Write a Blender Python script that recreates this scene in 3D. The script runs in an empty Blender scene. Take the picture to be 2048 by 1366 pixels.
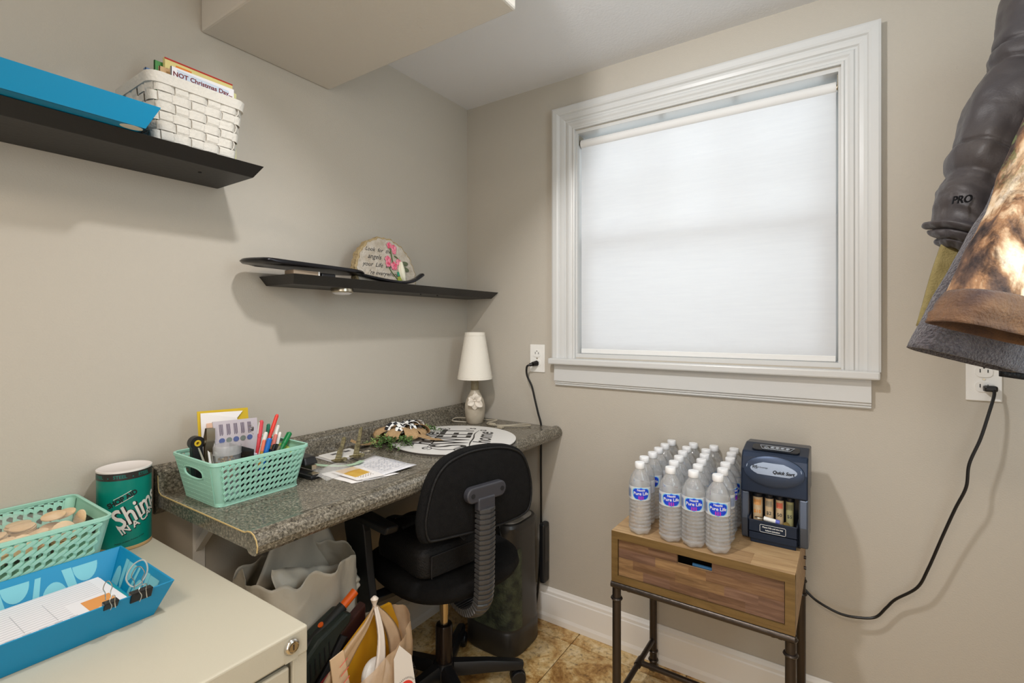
import bpy, bmesh, math, random
from mathutils import Vector, Matrix, noise
from math import sin, cos, pi, radians as rad
random.seed(7)
SC = bpy.context.scene
COL = SC.collection

# ------------------------------------------------------------------ camera
cam_d = bpy.data.cameras.new('camera'); cam = bpy.data.objects.new('camera', cam_d); COL.objects.link(cam)
cam.location = (1.4313, -1.7569, 1.2); cam.rotation_euler = (pi/2, 0, 0.5934)
cam_d.sensor_width = 36; cam_d.lens = 989.5/2048*36; cam_d.shift_y = -(683-650.8)/2048
cam_d.clip_start = 0.02
SC.camera = cam
# ------------------------------------------------------------------ world, lights, exposure
SC.view_settings.view_transform = 'Standard'; SC.view_settings.look = 'None'
SC.view_settings.gamma = 1; SC.view_settings.use_curve_mapping = False
SC.view_settings.exposure = 0.18
W = bpy.data.worlds.new('world'); SC.world = W; W.use_nodes = True
W.node_tree.nodes['Background'].inputs[0].default_value = (0.86, 0.92, 1.0, 1)
W.node_tree.nodes['Background'].inputs[1].default_value = 1.0
SC.cycles.use_denoising = True
SC.cycles.max_bounces = 16; SC.cycles.transmission_bounces = 16; SC.cycles.transparent_max_bounces = 64
SC.cycles.diffuse_bounces = 6; SC.cycles.glossy_bounces = 4
SC.cycles.sample_clamp_indirect = 4.0
SC.cycles.caustics_refractive = False; SC.cycles.caustics_reflective = False
def light(name, kind, loc, power, col, size=0.1, rot=(0,0,0), sy=None):
    d = bpy.data.lights.new(name, kind); d.energy = power; d.color = col
    if kind == 'AREA':
        d.shape = 'RECTANGLE' if sy else 'DISK'; d.size = size
        if sy: d.size_y = sy
    else: d.shadow_soft_size = size
    o = bpy.data.objects.new(name, d); o.location = loc; o.rotation_euler = rot; COL.objects.link(o); return o
# ceiling lamp just off the end of the soffit (above the frame)
light('ceiling_lamp', 'AREA', (0.83, -1.20, 2.075), 11.0, (0.99, 0.98, 0.98), 0.09, (rad(31), rad(-12), 0))
# added soft fill at ceiling height behind the camera, no lamp known there
light('rear_ceiling_fill', 'AREA', (1.25, -2.35, 2.14), 14, (1.0, 0.86, 0.72), 0.5)
# two added fill lights, behind and right of the camera; no openings known
light('rear_fill', 'AREA', (1.62, -2.70, 1.10), 11, (0.95, 0.98, 1.0), 0.9, (rad(90), 0, 0), 1.8)
light('side_fill', 'AREA', (1.95, -0.95, 1.6), 6.8, (0.74, 0.90, 1.0), 0.5, (rad(90), 0, rad(75)), 0.9)
# overcast daylight outside the window
light('overcast_sky', 'AREA', (0.99, 0.95, 1.75), 19, (0.90, 0.94, 1.0), 1.7, (rad(-82), 0, 0), 1.5)

# ------------------------------------------------------------------ materials
MATS = {}
def srgb(c):
    f = lambda v: v/12.92 if v <= 0.04045 else ((v+0.055)/1.055)**2.4
    return tuple(f(v/255) for v in c)
def mat(name, col, rough=0.5, metal=0.0, spec=0.5, bump=None, trans=0, ior=1.45, var=None, alpha=1, sheen=0, emit=None, coat=0, sub=None):
    """col in sRGB 0-255. bump=(scale, strength). var=(scale, other colour, contrast)"""
    m = bpy.data.materials.new(name); m.use_nodes = True; nt = m.node_tree; b = nt.nodes['Principled BSDF']
    b.inputs['Base Color'].default_value = (*srgb(col), 1); b.inputs['Roughness'].default_value = rough
    b.inputs['Metallic'].default_value = metal; b.inputs['Specular IOR Level'].default_value = spec
    b.inputs['IOR'].default_value = ior
    if trans: b.inputs['Transmission Weight'].default_value = trans
    if sheen: b.inputs['Sheen Weight'].default_value = sheen
    if coat: b.inputs['Coat Weight'].default_value = coat
    if alpha < 1: b.inputs['Alpha'].default_value = alpha
    if emit: b.inputs['Emission Color'].default_value = (*srgb(emit[0]), 1); b.inputs['Emission Strength'].default_value = emit[1]
    tc = None
    if bump or var: tc = nt.nodes.new('ShaderNodeTexCoord')
    if bump:
        n = nt.nodes.new('ShaderNodeTexNoise'); n.inputs['Scale'].default_value = bump[0]; n.inputs['Detail'].default_value = 3
        nt.links.new(tc.outputs['Object'], n.inputs['Vector'])
        bp = nt.nodes.new('ShaderNodeBump'); bp.inputs['Strength'].default_value = bump[1]; bp.inputs['Distance'].default_value = 0.01
        nt.links.new(n.outputs[0], bp.inputs['Height']); nt.links.new(bp.outputs[0], b.inputs['Normal'])
    if var:
        n = nt.nodes.new('ShaderNodeTexNoise'); n.inputs['Scale'].default_value = var[0]; n.inputs['Detail'].default_value = 4
        nt.links.new(tc.outputs['Object'], n.inputs['Vector'])
        r = nt.nodes.new('ShaderNodeValToRGB'); k = var[2] if len(var) > 2 else 0.15
        r.color_ramp.elements[0].position = 0.5-k; r.color_ramp.elements[1].position = 0.5+k
        r.color_ramp.elements[0].color = (*srgb(col), 1); r.color_ramp.elements[1].color = (*srgb(var[1]), 1)
        nt.links.new(n.outputs[0], r.inputs[0]); nt.links.new(r.outputs[0], b.inputs['Base Color'])
    MATS[name] = m; return m
def nodes(m): return m.node_tree, m.node_tree.nodes['Principled BSDF']
def add(nt, kind, **kw):
    n = nt.nodes.new(kind)
    for k, v in kw.items():
        if k in n.inputs: n.inputs[k].default_value = v
        else: setattr(n, k, v)
    return n
def ramp(nt, stops, src, const=False):
    r = nt.nodes.new('ShaderNodeValToRGB'); e = r.color_ramp.elements
    if const: r.color_ramp.interpolation = 'CONSTANT'
    while len(e) < len(stops): e.new(0.5)
    for i, (p, c) in enumerate(stops): e[i].position = p; e[i].color = (*srgb(c), 1)
    nt.links.new(src, r.inputs[0]); return r.outputs[0]

wall_m = mat('greige wall paint', (186,179,167), 0.6, bump=(260, 0.10), spec=0.35)
ceil_m = mat('grey ceiling paint', (224,224,225), 0.7, bump=(140, 0.10), spec=0.2)
soff_m = mat('textured soffit paint', (206,200,190), 0.8, bump=(150, 0.12), spec=0.2)
trim_m = mat('white trim paint', (203,203,201), 0.35, bump=(30, 0.03))
base_m = mat('white baseboard paint', (236,233,228), 0.4)
black_sh = mat('black painted shelf', (34,32,31), 0.45, bump=(90, 0.05))
blk_plastic = mat('black plastic', (26,26,28), 0.38)
blk_fabric = mat('black fabric', (13,12,12), 0.9, bump=(500, 0.5), spec=0.25, var=(60, (20,19,19), 0.2))
blk_bag = mat('black nylon', (22,21,21), 0.6, bump=(240, 0.35), spec=0.35)
chrome = mat('chrome', (215,212,205), 0.15, 1.0)
brass_m = mat('brushed nickel', (190,180,160), 0.28, 1.0)
gun_m = mat('dark bronze metal', (74,67,62), 0.34, 0.8, bump=(60, 0.1))
white_pl = mat('white plastic', (232,230,225), 0.35)
paper_m = mat('white paper', (232,228,226), 0.8)
ink_m = mat('black ink', (25,25,27), 0.7)
grey_ink = mat('grey print', (196,196,202), 0.8)
white_ink = mat('white print', (235,235,232), 0.6)
cab_m = mat('putty enamel metal', (190,184,166), 0.42, bump=(400, 0.04))
cab_dark = mat('cabinet gap shadow metal', (92,90,78), 0.6)
mint_m = mat('mint plastic', (158,208,190), 0.38)
blue_m = mat('blue coated card', (0,132,178), 0.38)
teal_m = mat('teal printed card', (0,122,108), 0.3)
wood_edge = mat('raw chipboard edge', (196,170,116), 0.7)
glassy = mat('clear plastic', (235,240,240), 0.06, trans=1.0, ior=1.15)
shade_cloth = mat('lampshade linen', (232,226,214), 0.85, bump=(300, 0.15))

def granite():
    m = mat('speckled laminate', (90,84,76), 0.17, spec=0.8); nt, b = nodes(m)
    tc = add(nt, 'ShaderNodeTexCoord')
    n1 = add(nt, 'ShaderNodeTexNoise', Scale=150.0, Detail=5.0, Roughness=0.75); nt.links.new(tc.outputs['Object'], n1.inputs['Vector'])
    n2 = add(nt, 'ShaderNodeTexVoronoi', Scale=330.0); nt.links.new(tc.outputs['Object'], n2.inputs['Vector'])
    n3 = add(nt, 'ShaderNodeTexNoise', Scale=22.0, Detail=3.0); nt.links.new(tc.outputs['Object'], n3.inputs['Vector'])
    c1 = ramp(nt, [(0.34,(24,23,21)),(0.44,(60,58,51)),(0.52,(106,101,88)),(0.60,(154,147,132)),(0.70,(200,195,184))], n1.outputs[0])
    c2 = ramp(nt, [(0.0,(42,40,38)),(0.35,(105,98,88)),(1.0,(166,156,140))], n2.outputs['Color'])
    mx = add(nt, 'ShaderNodeMix', data_type='RGBA', blend_type='MIX'); mx.inputs['Factor'].default_value = 0.35
    nt.links.new(c1, mx.inputs[6]); nt.links.new(c2, mx.inputs[7])
    m2 = add(nt, 'ShaderNodeMix', data_type='RGBA', blend_type='MULTIPLY'); m2.inputs['Factor'].default_value = 0.5
    c3 = ramp(nt, [(0.35,(190,184,172)),(0.65,(255,255,255))], n3.outputs[0])
    nt.links.new(mx.outputs[2], m2.inputs[6]); nt.links.new(c3, m2.inputs[7]); nt.links.new(m2.outputs[2], b.inputs['Base Color'])
    return m
granite_m = granite()
def tile_mat():
    m = mat('travertine tile', (190,160,110), 0.35); nt, b = nodes(m)
    tc = add(nt, 'ShaderNodeTexCoord'); oi = add(nt, 'ShaderNodeObjectInfo')
    va = add(nt, 'ShaderNodeVectorMath', operation='ADD'); mu = add(nt, 'ShaderNodeVectorMath', operation='SCALE'); mu.inputs[3].default_value = 9
    nt.links.new(oi.outputs['Location'], mu.inputs[0]); nt.links.new(tc.outputs['Object'], va.inputs[0]); nt.links.new(mu.outputs[0], va.inputs[1])
    n1 = add(nt, 'ShaderNodeTexNoise', Scale=9.0, Detail=9.0, Roughness=0.72, Distortion=0.6); nt.links.new(va.outputs[0], n1.inputs['Vector'])
    n2 = add(nt, 'ShaderNodeTexNoise', Scale=55.0, Detail=6.0, Roughness=0.7); nt.links.new(va.outputs[0], n2.inputs['Vector'])
    c1 = ramp(nt, [(0.36,(150,110,58)),(0.45,(200,164,108)),(0.53,(228,206,160)),(0.63,(240,226,196)),(0.75,(212,182,126))], n1.outputs[0])
    c2 = ramp(nt, [(0.34,(104,74,40)),(0.46,(228,212,178)),(0.7,(255,252,244))], n2.outputs[0])
    mx = add(nt, 'ShaderNodeMix', data_type='RGBA', blend_type='MULTIPLY'); mx.inputs['Factor'].default_value = 0.75
    nt.links.new(c1, mx.inputs[6]); nt.links.new(c2, mx.inputs[7]); nt.links.new(mx.outputs[2], b.inputs['Base Color'])
    bp = add(nt, 'ShaderNodeBump', Strength=0.25, Distance=0.004); nt.links.new(n2.outputs[0], bp.inputs['Height']); nt.links.new(bp.outputs[0], b.inputs['Normal'])
    return m
tile_m = tile_mat()
grout_m = mat('tan grout', (172,150,112), 0.9, bump=(200, 0.3))
def wood_mat(name, cols, scale=(3,60,60), rough=0.5, gr=0.25):
    m = mat(name, cols[0], rough); nt, b = nodes(m)
    tc = add(nt, 'ShaderNodeTexCoord'); mp = add(nt, 'ShaderNodeMapping'); mp.inputs['Scale'].default_value = scale
    oi = add(nt, 'ShaderNodeObjectInfo'); nt.links.new(oi.outputs['Random'], mp.inputs['Location'])
    nt.links.new(tc.outputs['Object'], mp.inputs['Vector'])
    n1 = add(nt, 'ShaderNodeTexNoise', Scale=1.0, Detail=6.0, Roughness=0.65, Distortion=0.5); nt.links.new(mp.outputs[0], n1.inputs['Vector'])
    st = [(0.3+0.4*i/(len(cols)-1), c) for i, c in enumerate(cols)]
    nt.links.new(ramp(nt, st, n1.outputs[0]), b.inputs['Base Color'])
    bp = add(nt, 'ShaderNodeBump', Strength=gr, Distance=0.002); nt.links.new(n1.outputs[0], bp.inputs['Height']); nt.links.new(bp.outputs[0], b.inputs['Normal'])
    return m
oak_top = wood_mat('light oak top', [(150,118,82),(178,146,106),(196,166,124)], (7,70,70))
oak_top2 = wood_mat('light oak top darker', [(138,106,72),(166,134,96),(184,152,112)], (7,70,70))
oak_fr = wood_mat('olive brown wood frame', [(92,70,36),(110,86,48),(122,96,56)], (6,60,60))
oak_dr = [wood_mat('drawer wood %d' % i, c, (8,90,90), 0.45, 0.5) for i, c in enumerate([
    [(98,70,44),(126,94,62),(150,118,80)], [(88,64,44),(114,84,60),(136,106,78)], [(90,66,52),(112,84,68),(132,102,84)],
    [(102,76,50),(132,102,70),(156,124,86)], [(82,58,42),(106,78,58),(128,98,76)]])]

# ------------------------------------------------------------------ mesh helpers
class B:
    def __init__(s): s.v = []; s.f = []; s.m = []; s.mi = 0
    def add(s, vs, fs):
        o = len(s.v); s.v += [tuple(v) for v in vs]; s.f += [tuple(i+o for i in f) for f in fs]; s.m += [s.mi]*len(fs); return s
    def box(s, x0, x1, y0, y1, z0, z1, T=None):
        vs = [Vector((x, y, z)) for z in (z0, z1) for y in (y0, y1) for x in (x0, x1)]
        if T: vs = [T @ v for v in vs]
        return s.add(vs, [(0,2,3,1),(4,5,7,6),(0,1,5,4),(2,6,7,3),(0,4,6,2),(1,3,7,5)])
    def hexa(s, bot, top):
        """bot/top: 4 points each, counterclockwise"""
        return s.add(list(bot)+list(top), [(3,2,1,0),(4,5,6,7)]+[(i,(i+1)%4,4+(i+1)%4,4+i) for i in range(4)])
    def prism(s, pts, T, h):
        """polygon pts (2D) in T's xy plane, extruded h along T's z"""
        n = len(pts); vs = [T @ Vector((p[0], p[1], 0)) for p in pts] + [T @ Vector((p[0], p[1], h)) for p in pts]
        return s.add(vs, [tuple(range(n-1, -1, -1)), tuple(range(n, 2*n))] + [(i, (i+1) % n, n+(i+1) % n, n+i) for i in range(n)])
    def lathe(s, prof, n=24, T=None, cap=True, sx=1, sy=1):
        vs = []; fs = []; k = len(prof)
        for i in range(n):
            a = 2*pi*i/n
            for r, z in prof:
                v = Vector((r*cos(a)*sx, r*sin(a)*sy, z)); vs.append(T @ v if T else v)
        for i in range(n):
            for j in range(k-1): a, b = i*k, ((i+1) % n)*k; fs.append((a+j, b+j, b+j+1, a+j+1))
        if cap:
            if prof[0][0] > 1e-5: fs.append(tuple(i*k for i in range(n-1, -1, -1)))
            if prof[-1][0] > 1e-5: fs.append(tuple(i*k+k-1 for i in range(n)))
        return s.add(vs, fs)
    def cyl(s, p, q, r, n=16, r2=None):
        p, q = Vector(p), Vector(q); d = q-p
        T = Matrix.Translation(p) @ d.to_track_quat('Z', 'Y').to_matrix().to_4x4()
        return s.lathe([(r, 0), (r if r2 is None else r2, d.length)], n, T)
    def sweep(s, path, prof, up=None, closed=False, cap=True):
        """prof: function(i, t) -> list of 2D points, or a list; swept along path with frames"""
        P = [Vector(p) for p in path]; n = len(P); vs = []; k = None; pu = None
        for i in range(n):
            if closed: d = P[(i+1) % n]-P[i-1]
            else: d = P[min(i+1, n-1)]-P[max(i-1, 0)]
            d.normalize()
            u = Vector(up) if up is not None else (pu if pu is not None else Vector((0,0,1)) if abs(d.z) < 0.9 else Vector((1,0,0)))
            a = d.cross(u)
            if a.length < 1e-6: a = d.cross(Vector((0.3,1,0.2)))
            a.normalize(); u2 = a.cross(d).normalized(); pu = u2
            pr = prof(i, i/(n-1)) if callable(prof) else prof
            k = len(pr); vs += [P[i]+a*x+u2*y for x, y in pr]
        fs = []
        for i in range(n if closed else n-1):
            a, b = i*k, ((i+1) % n)*k
            for j in range(k): fs.append((a+j, a+(j+1) % k, b+(j+1) % k, b+j))
        if cap and not closed: fs += [tuple(range(k-1, -1, -1)), tuple(range((n-1)*k, n*k))]
        return s.add(vs, fs)
    def tube(s, path, r, n=8, closed=False, up=None):
        return s.sweep(path, [(r*cos(2*pi*i/n), r*sin(2*pi*i/n)) for i in range(n)], up, closed)
    def grid(s, fn, nu, nv, thick=None, closed_u=False):
        vs = [fn(i/nu, j/nv) for i in range(nu+(0 if closed_u else 1)) for j in range(nv+1)]; k = nv+1; fs = []
        m = nu if closed_u else nu+1
        for i in range(nu):
            for j in range(nv): a, b = i*k+j, ((i+1) % m)*k+j; fs.append((a, b, b+1, a+1))
        return s.add(vs, fs)
def cr(path, n=8, closed=False):
    """Catmull-Rom through the points"""
    P = [Vector(p) for p in path]; out = []; m = len(P)
    for i in range(m if closed else m-1):
        g = (lambda j: P[j % m]) if closed else (lambda j: P[max(0, min(m-1, j))])
        a, b, c, d = g(i-1), g(i), g(i+1), g(i+2)
        for k in range(n):
            t = k/n; out.append(0.5*((2*b)+(c-a)*t+(2*a-5*b+4*c-d)*t*t+(3*b-a-3*c+d)*t**3))
    if not closed: out.append(P[-1])
    return out
def crease(p, seed=0, n=5, f=3.0):
    """sum of folded planes: straight sharp folds as in film or stiff cloth"""
    r = random.Random(seed); t = 0
    for i in range(n):
        d = Vector((r.uniform(-1,1), r.uniform(-1,1), r.uniform(-.9,.9))).normalized(); ph = r.random(); k = f*(1+.45*i)
        t += abs(((p.dot(d)*k+ph+.25*noise.noise(p*2.5+Vector((i,0,0)))) % 1)-.5)*2/(1+.6*i)
    return t/n
OFF = {}
def obj(name, b, m, parent=None, smooth=False, bevel=0, seg=2, solid=0, world=True, sub=0, kind=None, label=None, angle=40, soff=0):
    """one mesh object; with world=True vertices are in room coordinates and moved into the parent's space"""
    me = bpy.data.meshes.new(name)
    vs = b.v
    if parent is not None and world:
        o = OFF[parent.name]; vs = [(x-o[0], y-o[1], z-o[2]) for x, y, z in vs]
    me.from_pydata(vs, [], b.f)
    ms = m if isinstance(m, (list, tuple)) else [m]
    for x in ms: me.materials.append(x)
    if len(ms) > 1: me.polygons.foreach_set('material_index', b.m)
    bm = bmesh.new(); bm.from_mesh(me); bmesh.ops.recalc_face_normals(bm, faces=bm.faces); bm.to_mesh(me); bm.free()
    if smooth:
        me.polygons.foreach_set('use_smooth', [True]*len(me.polygons))
        if not sub: me.set_sharp_from_angle(angle=rad(angle))
    o = bpy.data.objects.new(name, me); COL.objects.link(o)
    if parent is not None: o.parent = parent; OFF[o.name] = OFF[parent.name] if world else (0,0,0)
    else: OFF[o.name] = (0,0,0)
    if solid: md = o.modifiers.new('s', 'SOLIDIFY'); md.thickness = solid; md.offset = soff
    if bevel: md = o.modifiers.new('b', 'BEVEL'); md.width = bevel; md.segments = seg; md.limit_method = 'ANGLE'; md.angle_limit = rad(35); md.use_clamp_overlap = True
    if sub: md = o.modifiers.new('u', 'SUBSURF'); md.levels = sub; md.render_levels = sub
    if kind: o['kind'] = kind
    if label: o['label'] = label
    return o
def thing(name, label, cat, loc=(0,0,0), rz=0, group=None):
    o = bpy.data.objects.new(name, None); COL.objects.link(o); o.empty_display_size = 0.02
    o.location = loc; o.rotation_euler = (0,0,rz); o['label'] = label; o['category'] = cat
    if group: o['group'] = group
    OFF[o.name] = tuple(loc); return o
def tag(o, label, cat, group=None):
    o['label'] = label; o['category'] = cat
    if group: o['group'] = group
    return o
def struct(name, b, m, parent=None, **k):
    o = obj(name, b, m, parent, **k)
    if parent is None: o['kind'] = 'structure'
    return o
def dup(root, loc, label=None, rz=None):
    r = root.copy(); COL.objects.link(r); r.location = loc
    if rz is not None: r.rotation_euler = (0,0,rz)
    if label: r['label'] = label
    for ch in list(root.children):
        c = ch.copy(); COL.objects.link(c); c.parent = r
        for g in list(ch.children):
            d = g.copy(); COL.objects.link(d); d.parent = c
    return r
def text(s, size, ext=0.0002, shear=0, bold=0, align='CENTER', sx=1, space=1.0):
    k = bold
    while True:   # thin the stroke offset until no glyph corner spikes
        vs, fs = text1(s, size, ext, shear, k, align, sx, space)
        if all(abs(v.y) < size*1.0*(1+s.count('\n')) for v in vs): return vs, fs
        k *= 0.6
        if k < bold*.1: k = 0
def text1(s, size, ext, shear, bold, align, sx, space):
    cu = bpy.data.curves.new('t', 'FONT'); cu.body = s; cu.size = size; cu.extrude = ext; cu.shear = shear; cu.offset = bold
    cu.align_x = align; cu.align_y = 'CENTER'; cu.resolution_u = 3; cu.space_character = space
    o = bpy.data.objects.new('t', cu); COL.objects.link(o)
    dg = bpy.context.evaluated_depsgraph_get(); me = bpy.data.meshes.new_from_object(o.evaluated_get(dg))
    vs = [Vector((v.co.x*sx, v.co.y, v.co.z)) for v in me.vertices]; fs = [tuple(p.vertices) for p in me.polygons]
    bpy.data.objects.remove(o); bpy.data.curves.remove(cu); bpy.data.meshes.remove(me)
    return vs, fs
def put(b, tx, T):
    vs, fs = tx; b.add([T(v) if callable(T) else T @ v for v in vs], fs); return b
def frame(o, x, y):
    """matrix: local x along x, y along y, z = x cross y, origin o"""
    x = Vector(x).normalized(); y = Vector(y); z = x.cross(y).normalized(); y = z.cross(x)
    M = Matrix((x, y, z)).transposed().to_4x4(); M.translation = Vector(o); return M
def slice_x(tx, step):
    """cut a flat text mesh into strips so that it can be wrapped round a cylinder"""
    vs, fs = tx; bm = bmesh.new(); bv = [bm.verts.new(v) for v in vs]
    for f in fs:
        try: bm.faces.new([bv[i] for i in f])
        except ValueError: pass
    xs = [v.x for v in vs]; x = min(xs)+step
    while x < max(xs):
        bmesh.ops.bisect_plane(bm, geom=bm.verts[:]+bm.edges[:]+bm.faces[:], plane_co=(x,0,0), plane_no=(1,0,0)); x += step
    bm.verts.index_update(); out = ([v.co.copy() for v in bm.verts], [tuple(v.index for v in f.verts) for f in bm.faces]); bm.free(); return out
def rrect(w, h, r, n=4):
    """rounded rectangle outline centred on 0"""
    out = []
    for cx, cy, a0 in ((w/2-r, h/2-r, 0), (-w/2+r, h/2-r, 90), (-w/2+r, -h/2+r, 180), (w/2-r, -h/2+r, 270)):
        for i in range(n+1): a = rad(a0+90*i/n); out.append((cx+r*cos(a), cy+r*sin(a)))
    return out
ZX = Matrix.Identity(4)
# ================================================================== ROOM
X1, Y0, H = 2.02, -2.75, 2.182
b = B().box(-0.1, X1, Y0, 0.1, -0.05, -0.006)
floor = struct('floor', b, grout_m)
TS = 0.406; ti = None
ix0, iy0 = 0.573-2*TS, -0.083-7*TS
for i in range(7):
    for j in range(9):
        x, y = ix0+i*TS, iy0+j*TS
        a0, a1, c0, c1 = max(x, 0)+.0015, min(x+TS, X1)-.0015, max(y, Y0)+.0015, min(y+TS, 0)-.0015
        if a1-a0 < 0.02 or c1-c0 < 0.02: continue
        cx, cy = (a0+a1)/2, (c0+c1)/2
        o = obj('tile', B().box(a0-cx, a1-cx, c0-cy, c1-cy, -0.006, 0), tile_m, floor, world=False, bevel=0.0015, seg=1); o.location = (cx, cy, 0)
struct('wall_left', B().box(-0.1, 0, Y0, 0.1, 0, H), wall_m)
# window wall with its opening
wx0, wx1, wz0, wz1 = 0.545, 1.425, 1.075, 1.965
b = B().box(0, wx0, 0, 0.12, 0, H).box(wx1, X1+.1, 0, 0.12, 0, H).box(wx0, wx1, 0, 0.12, 0, wz0).box(wx0, wx1, 0, 0.12, wz1, H)
struct('wall_back', b, wall_m)
struct('wall_right', B().box(X1, X1+0.1, Y0, 0, 0, H), wall_m)
struct('wall_front', B().box(-0.1, X1+.1, Y0-0.1, Y0, 0, H), wall_m)
struct('ceiling', B().box(-0.1, X1+.1, Y0-.1, 0.12, H, H+0.1), ceil_m)
b = B().box(0, 0.75, -1.125, -0.728, 1.985, H)
o = struct('soffit', b, soff_m, bevel=0.006)
# baseboards: profile (depth, height)
bp = [(0,0),(0.016,0),(0.016,0.022),(0.0125,0.034),(0.0125,0.108),(0.010,0.112),(0.010,0.122),(0.006,0.128),(0.003,0.136),(0,0.136)]
b = B(); T = Matrix(((0,0,1,0),(-1,0,0,0),(0,1,0,0),(0,0,0,1)))
b.prism(bp, T, X1); struct('baseboard_back', b, base_m, bevel=0.001, seg=1)
b = B(); T = Matrix(((1,0,0,0),(0,0,1,0),(0,1,0,0),(0,0,0,1))); T.translation = Vector((0, Y0, 0))
b.prism(bp, T, -Y0-0.016); struct('baseboard_left', b, base_m)

# ------------------------------------------------------------------ window
win = struct('window_1', B().box(wx0+.0003, wx0+.012, -.001, 0.115, wz0+.014, wz1-.012).box(wx1-.012, wx1-.0003, -.001, 0.115, wz0+.014, wz1-.012).box(wx0, wx1, -.001, 0.115, wz1-.012, wz1-.0003).box(wx0, wx1, 0, 0.115, wz0, wz0+.014), trim_m)
win.name = 'window_1'
# fluted casing, mitred: profile across width (0 inner .. w outer) and its depth
w = 0.094
cp = [(0,0),(0,0.012),(0.006,0.014),(0.010,0.010),(0.016,0.012),(0.022,0.016),(0.030,0.016),(0.034,0.012),(0.040,0.012),(0.044,0.017),(0.054,0.019),(0.062,0.019),(0.066,0.024),(0.072,0.027),(0.088,0.028),(w,0.026),(w,0)]
ci = (0.550, 1.420, 1.068, 1.968)
def casing(name, c0, c1, out0, out1):
    """c0,c1 inner corners; out = outward offsets for unit width"""
    vs = []
    for c, o in ((c0, out0), (c1, out1)):
        for p, d in cp: vs.append((c[0]+o[0]*p, -d, c[1]+o[1]*p))
    n = len(cp); fs = [(i, (i+1) % n, n+(i+1) % n, n+i) for i in range(n)]+[tuple(range(n)), tuple(range(n, 2*n))]
    return obj(name, B().add(vs, fs), trim_m, win)
casing('casing', (ci[0], ci[2]), (ci[0], ci[3]), (-1, 0), (-1, 1))
casing('casing', (ci[1], ci[2]), (ci[1], ci[3]), (1, 0), (1, 1))
casing('casing', (ci[0], ci[3]), (ci[1], ci[3]), (-1, 1), (1, 1))
obj('sill', B().box(0.447, 1.512, -0.045, 0.11, 1.046, 1.070), trim_m, win, bevel=0.005)
b = B(); ap = [(0,0.960),(0.008,0.960),(0.011,0.964),(0.008,0.968),(0.013,0.971),(0.013,0.976),(0.018,0.979),(0.018,1.046),(0,1.046)]
b.prism([(d, z) for d, z in ap], Matrix(((0,0,1,0.462),(-1,0,0,0),(0,1,0,0),(0,0,0,1))), 1.030)
obj('apron', b, trim_m, win)
# double-hung sashes
gx0, gx1 = 0.600, 1.370
b = B().box(wx0+.012, gx0, 0.062, 0.088, 1.09, 1.545).box(gx1, wx1-.012, 0.062, 0.088, 1.09, 1.545).box(gx0, gx1, 0.062, 0.088, 1.089, 1.128).box(gx0, gx1, 0.062, 0.088, 1.505, 1.545)
obj('lower_sash', b, trim_m, win, bevel=0.003)
b = B().box(wx0+.012, gx0, 0.09, 0.114, 1.505, 1.953).box(gx1, wx1-.012, 0.09, 0.114, 1.505, 1.953).box(gx0, gx1, 0.09, 0.114, 1.930, 1.953).box(gx0, gx1, 0.09, 0.114, 1.505, 1.545)
us = obj('upper_sash', b, trim_m, win, bevel=0.003)
b = B().box(gx0, gx1, 0.093, 0.111, 1.708, 1.724)
for k in (1, 2): b.box(gx0+(gx1-gx0)*k/3-.008, gx0+(gx1-gx0)*k/3+.008, 0.093, 0.111, 1.54, 1.935)
obj('muntin', b, trim_m, win)
pane_m = bpy.data.materials.new('window glass'); pane_m.use_nodes = True; nt = pane_m.node_tree; nt.nodes.clear()
ou = nt.nodes.new('ShaderNodeOutputMaterial'); mx = nt.nodes.new('ShaderNodeMixShader'); tr = nt.nodes.new('ShaderNodeBsdfTransparent'); gl = nt.nodes.new('ShaderNodeBsdfGlossy')
gl.inputs['Roughness'].default_value = 0.02; tr.inputs[0].default_value = (0.95,0.97,0.96,1); mx.inputs[0].default_value = 0.06
nt.links.new(tr.outputs[0], mx.inputs[1]); nt.links.new(gl.outputs[0], mx.inputs[2]); nt.links.new(mx.outputs[0], ou.inputs[0])
obj('pane', B().box(gx0, gx1, 0.073, 0.077, 1.125, 1.51), pane_m, win)
obj('pane', B().box(gx0, gx1, 0.100, 0.104, 1.54, 1.935), pane_m, win)
# ------------------------------------------------------------------ roller shade
def shade_mat():
    m = bpy.data.materials.new('white roller fabric'); m.use_nodes = True; nt = m.node_tree; nt.nodes.clear()
    o = nt.nodes.new('ShaderNodeOutputMaterial'); mx = nt.nodes.new('ShaderNodeMixShader'); t = nt.nodes.new('ShaderNodeBsdfTranslucent'); d = nt.nodes.new('ShaderNodeBsdfDiffuse')
    tc = add(nt, 'ShaderNodeTexCoord'); wv = add(nt, 'ShaderNodeTexNoise', Scale=6.0, Detail=8.0, Roughness=0.8)
    mp = add(nt, 'ShaderNodeMapping'); mp.inputs['Scale'].default_value = (1, 1, 14); nt.links.new(tc.outputs['Object'], mp.inputs[0]); nt.links.new(mp.outputs[0], wv.inputs['Vector'])
    c = ramp(nt, [(0.3,(230,231,233)),(0.7,(236,237,238))], wv.outputs[0])
    nt.links.new(c, t.inputs[0]); nt.links.new(c, d.inputs[0]); mx.inputs[0].default_value = 0.45
    nt.links.new(d.outputs[0], mx.inputs[1]); nt.links.new(t.outputs[0], mx.inputs[2]); nt.links.new(mx.outputs[0], o.inputs[0]); return m
shade_f = shade_mat()
rs = thing('roller_shade', 'white translucent roller shade pulled down inside the window frame', 'window shade', (0.985, 0.024, 1.09))
obj('fabric', B().box(0.563, 1.407, 0.0235, 0.0245, 1.092, 1.918), shade_f, rs)
b = B().cyl((0.562, 0.030, 1.918), (1.408, 0.030, 1.918), 0.017, 24)
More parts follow.
